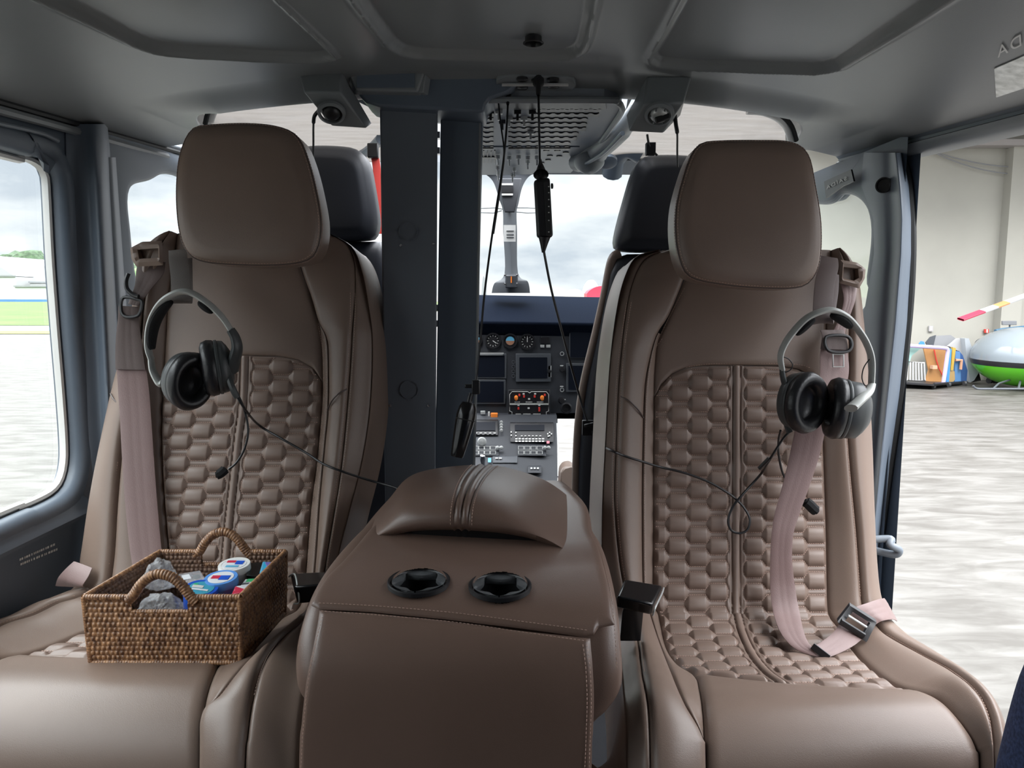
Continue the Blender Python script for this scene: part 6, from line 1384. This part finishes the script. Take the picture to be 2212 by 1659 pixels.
# stacked blue covers, orange crate, trolley
b = MB(); b.tube([P(2150, 715, YW-.8), P(2168, 713, YW-.8), P(2215, 708, YW-.8)], [.05, .065, .07], 10, flat=.7); tag(b.build('blue_cover', mat('slate_blue', (.07, .16, .25), .6)), 'slate blue padded cover, topmost of the stack behind the helicopter', 'cover')
b = MB(); b.tube([P(2156, 724, YW-.8), P(2175, 724, YW-.8), P(2210, 722, YW-.8)], [.04, .06, .06], 10, flat=.7); tag(b.build('blue_cover', M['teal']), 'teal padded cover, middle of the stack behind the helicopter', 'cover')
b = MB(); b.tube([P(2160, 734, YW-.8), P(2178, 734, YW-.8), P(2206, 734, YW-.8)], [.04, .055, .05], 10, flat=.7); tag(b.build('blue_cover', M['panel2']), 'dark grey padded cover, lowest of the stack behind the helicopter', 'cover')
r = empty('work_lamp', P(2181, 712, YW-.7), 'grey flat work lamp on a thin stand above the blue covers', 'lamp')
b = MB(); b.prect(2166, 693, 2197, 702, YW-.75, .05); b.build('lamp_head', 'far_grey', r, bevel=.01); b = MB(); b.tube([P(2181, 702, YW-.72), P(2181, 760, YW-.72)], .015, 6); b.build('stand', 'panel2', r)
b = MB(); b.hexa([P(2152, 743, YW-.9), P(2176, 742, YW-.9), P(2172, 757, YW-.95), P(2146, 758, YW-.95), P(2154, 743, YW-.5), P(2178, 742, YW-.5), P(2174, 757, YW-.5), P(2148, 758, YW-.5)]); tag(b.build('orange_crate', 'orange', bevel=.01), 'orange crate left of the green helicopter', 'crate')
r = empty('trolley', P(2145, 825, YW-.9), 'maroon and orange wheeled trolley left of the green helicopter', 'trolley')
b = MB(); b.hexa([P(2143, 770, YW-.9), P(2152, 764, YW-.9), P(2152, 822, YW-.9), P(2141, 822, YW-.9), P(2146, 770, YW-.6), P(2160, 764, YW-.6), P(2160, 822, YW-.6), P(2146, 822, YW-.6)]); b.build('body', mat('maroon', (.16, .03, .07), .5), r, bevel=.02)
b = MB(); b.prect(2150, 764, 2160, 776, YW-.95, .2); b.build('orange_pad', 'orange', r, bevel=.02)
b = MB(); b.prect(2152, 788, 2158, 800, YW-.95, .2); b.build('orange_pad', 'orange', r, bevel=.02)
for x in (2138, 2150): b = MB(); b.lathe([(.0001, -.03), (.06, -.03), (.06, .03), (.0001, .03)], P(x, 822, YW-1.0), (1, .4, 0), 16); b.build('wheel', 'rubber', r)
# ================================================================ person at the right edge: seated, navy trousers
cl = mat('navy_trousers', (.05, .075, .17), .85, bump=.9, bscale=260, var=.35, vscale=220, dist=.0015)
me = bpy.data.meshes.new('person')
kn = P(2328, 1390, .80); 
V_ = [(kn.x-.02, .05, .48), (kn.x+.0, .42, .51), (kn.x+.015, .80, kn.z-.01), (kn.x+.02, .86, kn.z-.26), (kn.x+.03, .84, .10), (kn.x+.03, .93, .05),
      (kn.x+.16, .06, .48), (kn.x+.19, .42, .50), (kn.x+.19, .78, kn.z-.05), (kn.x+.20, .83, kn.z-.28), (kn.x+.20, .82, .10), (kn.x+.20, .91, .05), (kn.x+.08, .0, .60), (kn.x+.06, -.05, .85)]
me.from_pydata(V_, [(0, 1), (1, 2), (2, 3), (3, 4), (4, 5), (6, 7), (7, 8), (8, 9), (9, 10), (10, 11), (12, 0), (12, 6), (12, 13)], [])
po = bpy.data.objects.new('person', me); COL.objects.link(po); sk = po.modifiers.new('s', 'SKIN')
for i, rr in enumerate([.085, .080, .064, .058, .045, .04]*2+[.12, .13]): me.skin_vertices[0].data[i].radius = (rr, rr)
me.skin_vertices[0].data[12].use_root = True
q = po.modifiers.new('u', 'SUBSURF'); q.levels = 2; q.render_levels = 3; me.materials.append(cl); sk.use_smooth_shade = True
tag(po, 'seated person in navy trousers, only a knee showing at the right edge', 'person')
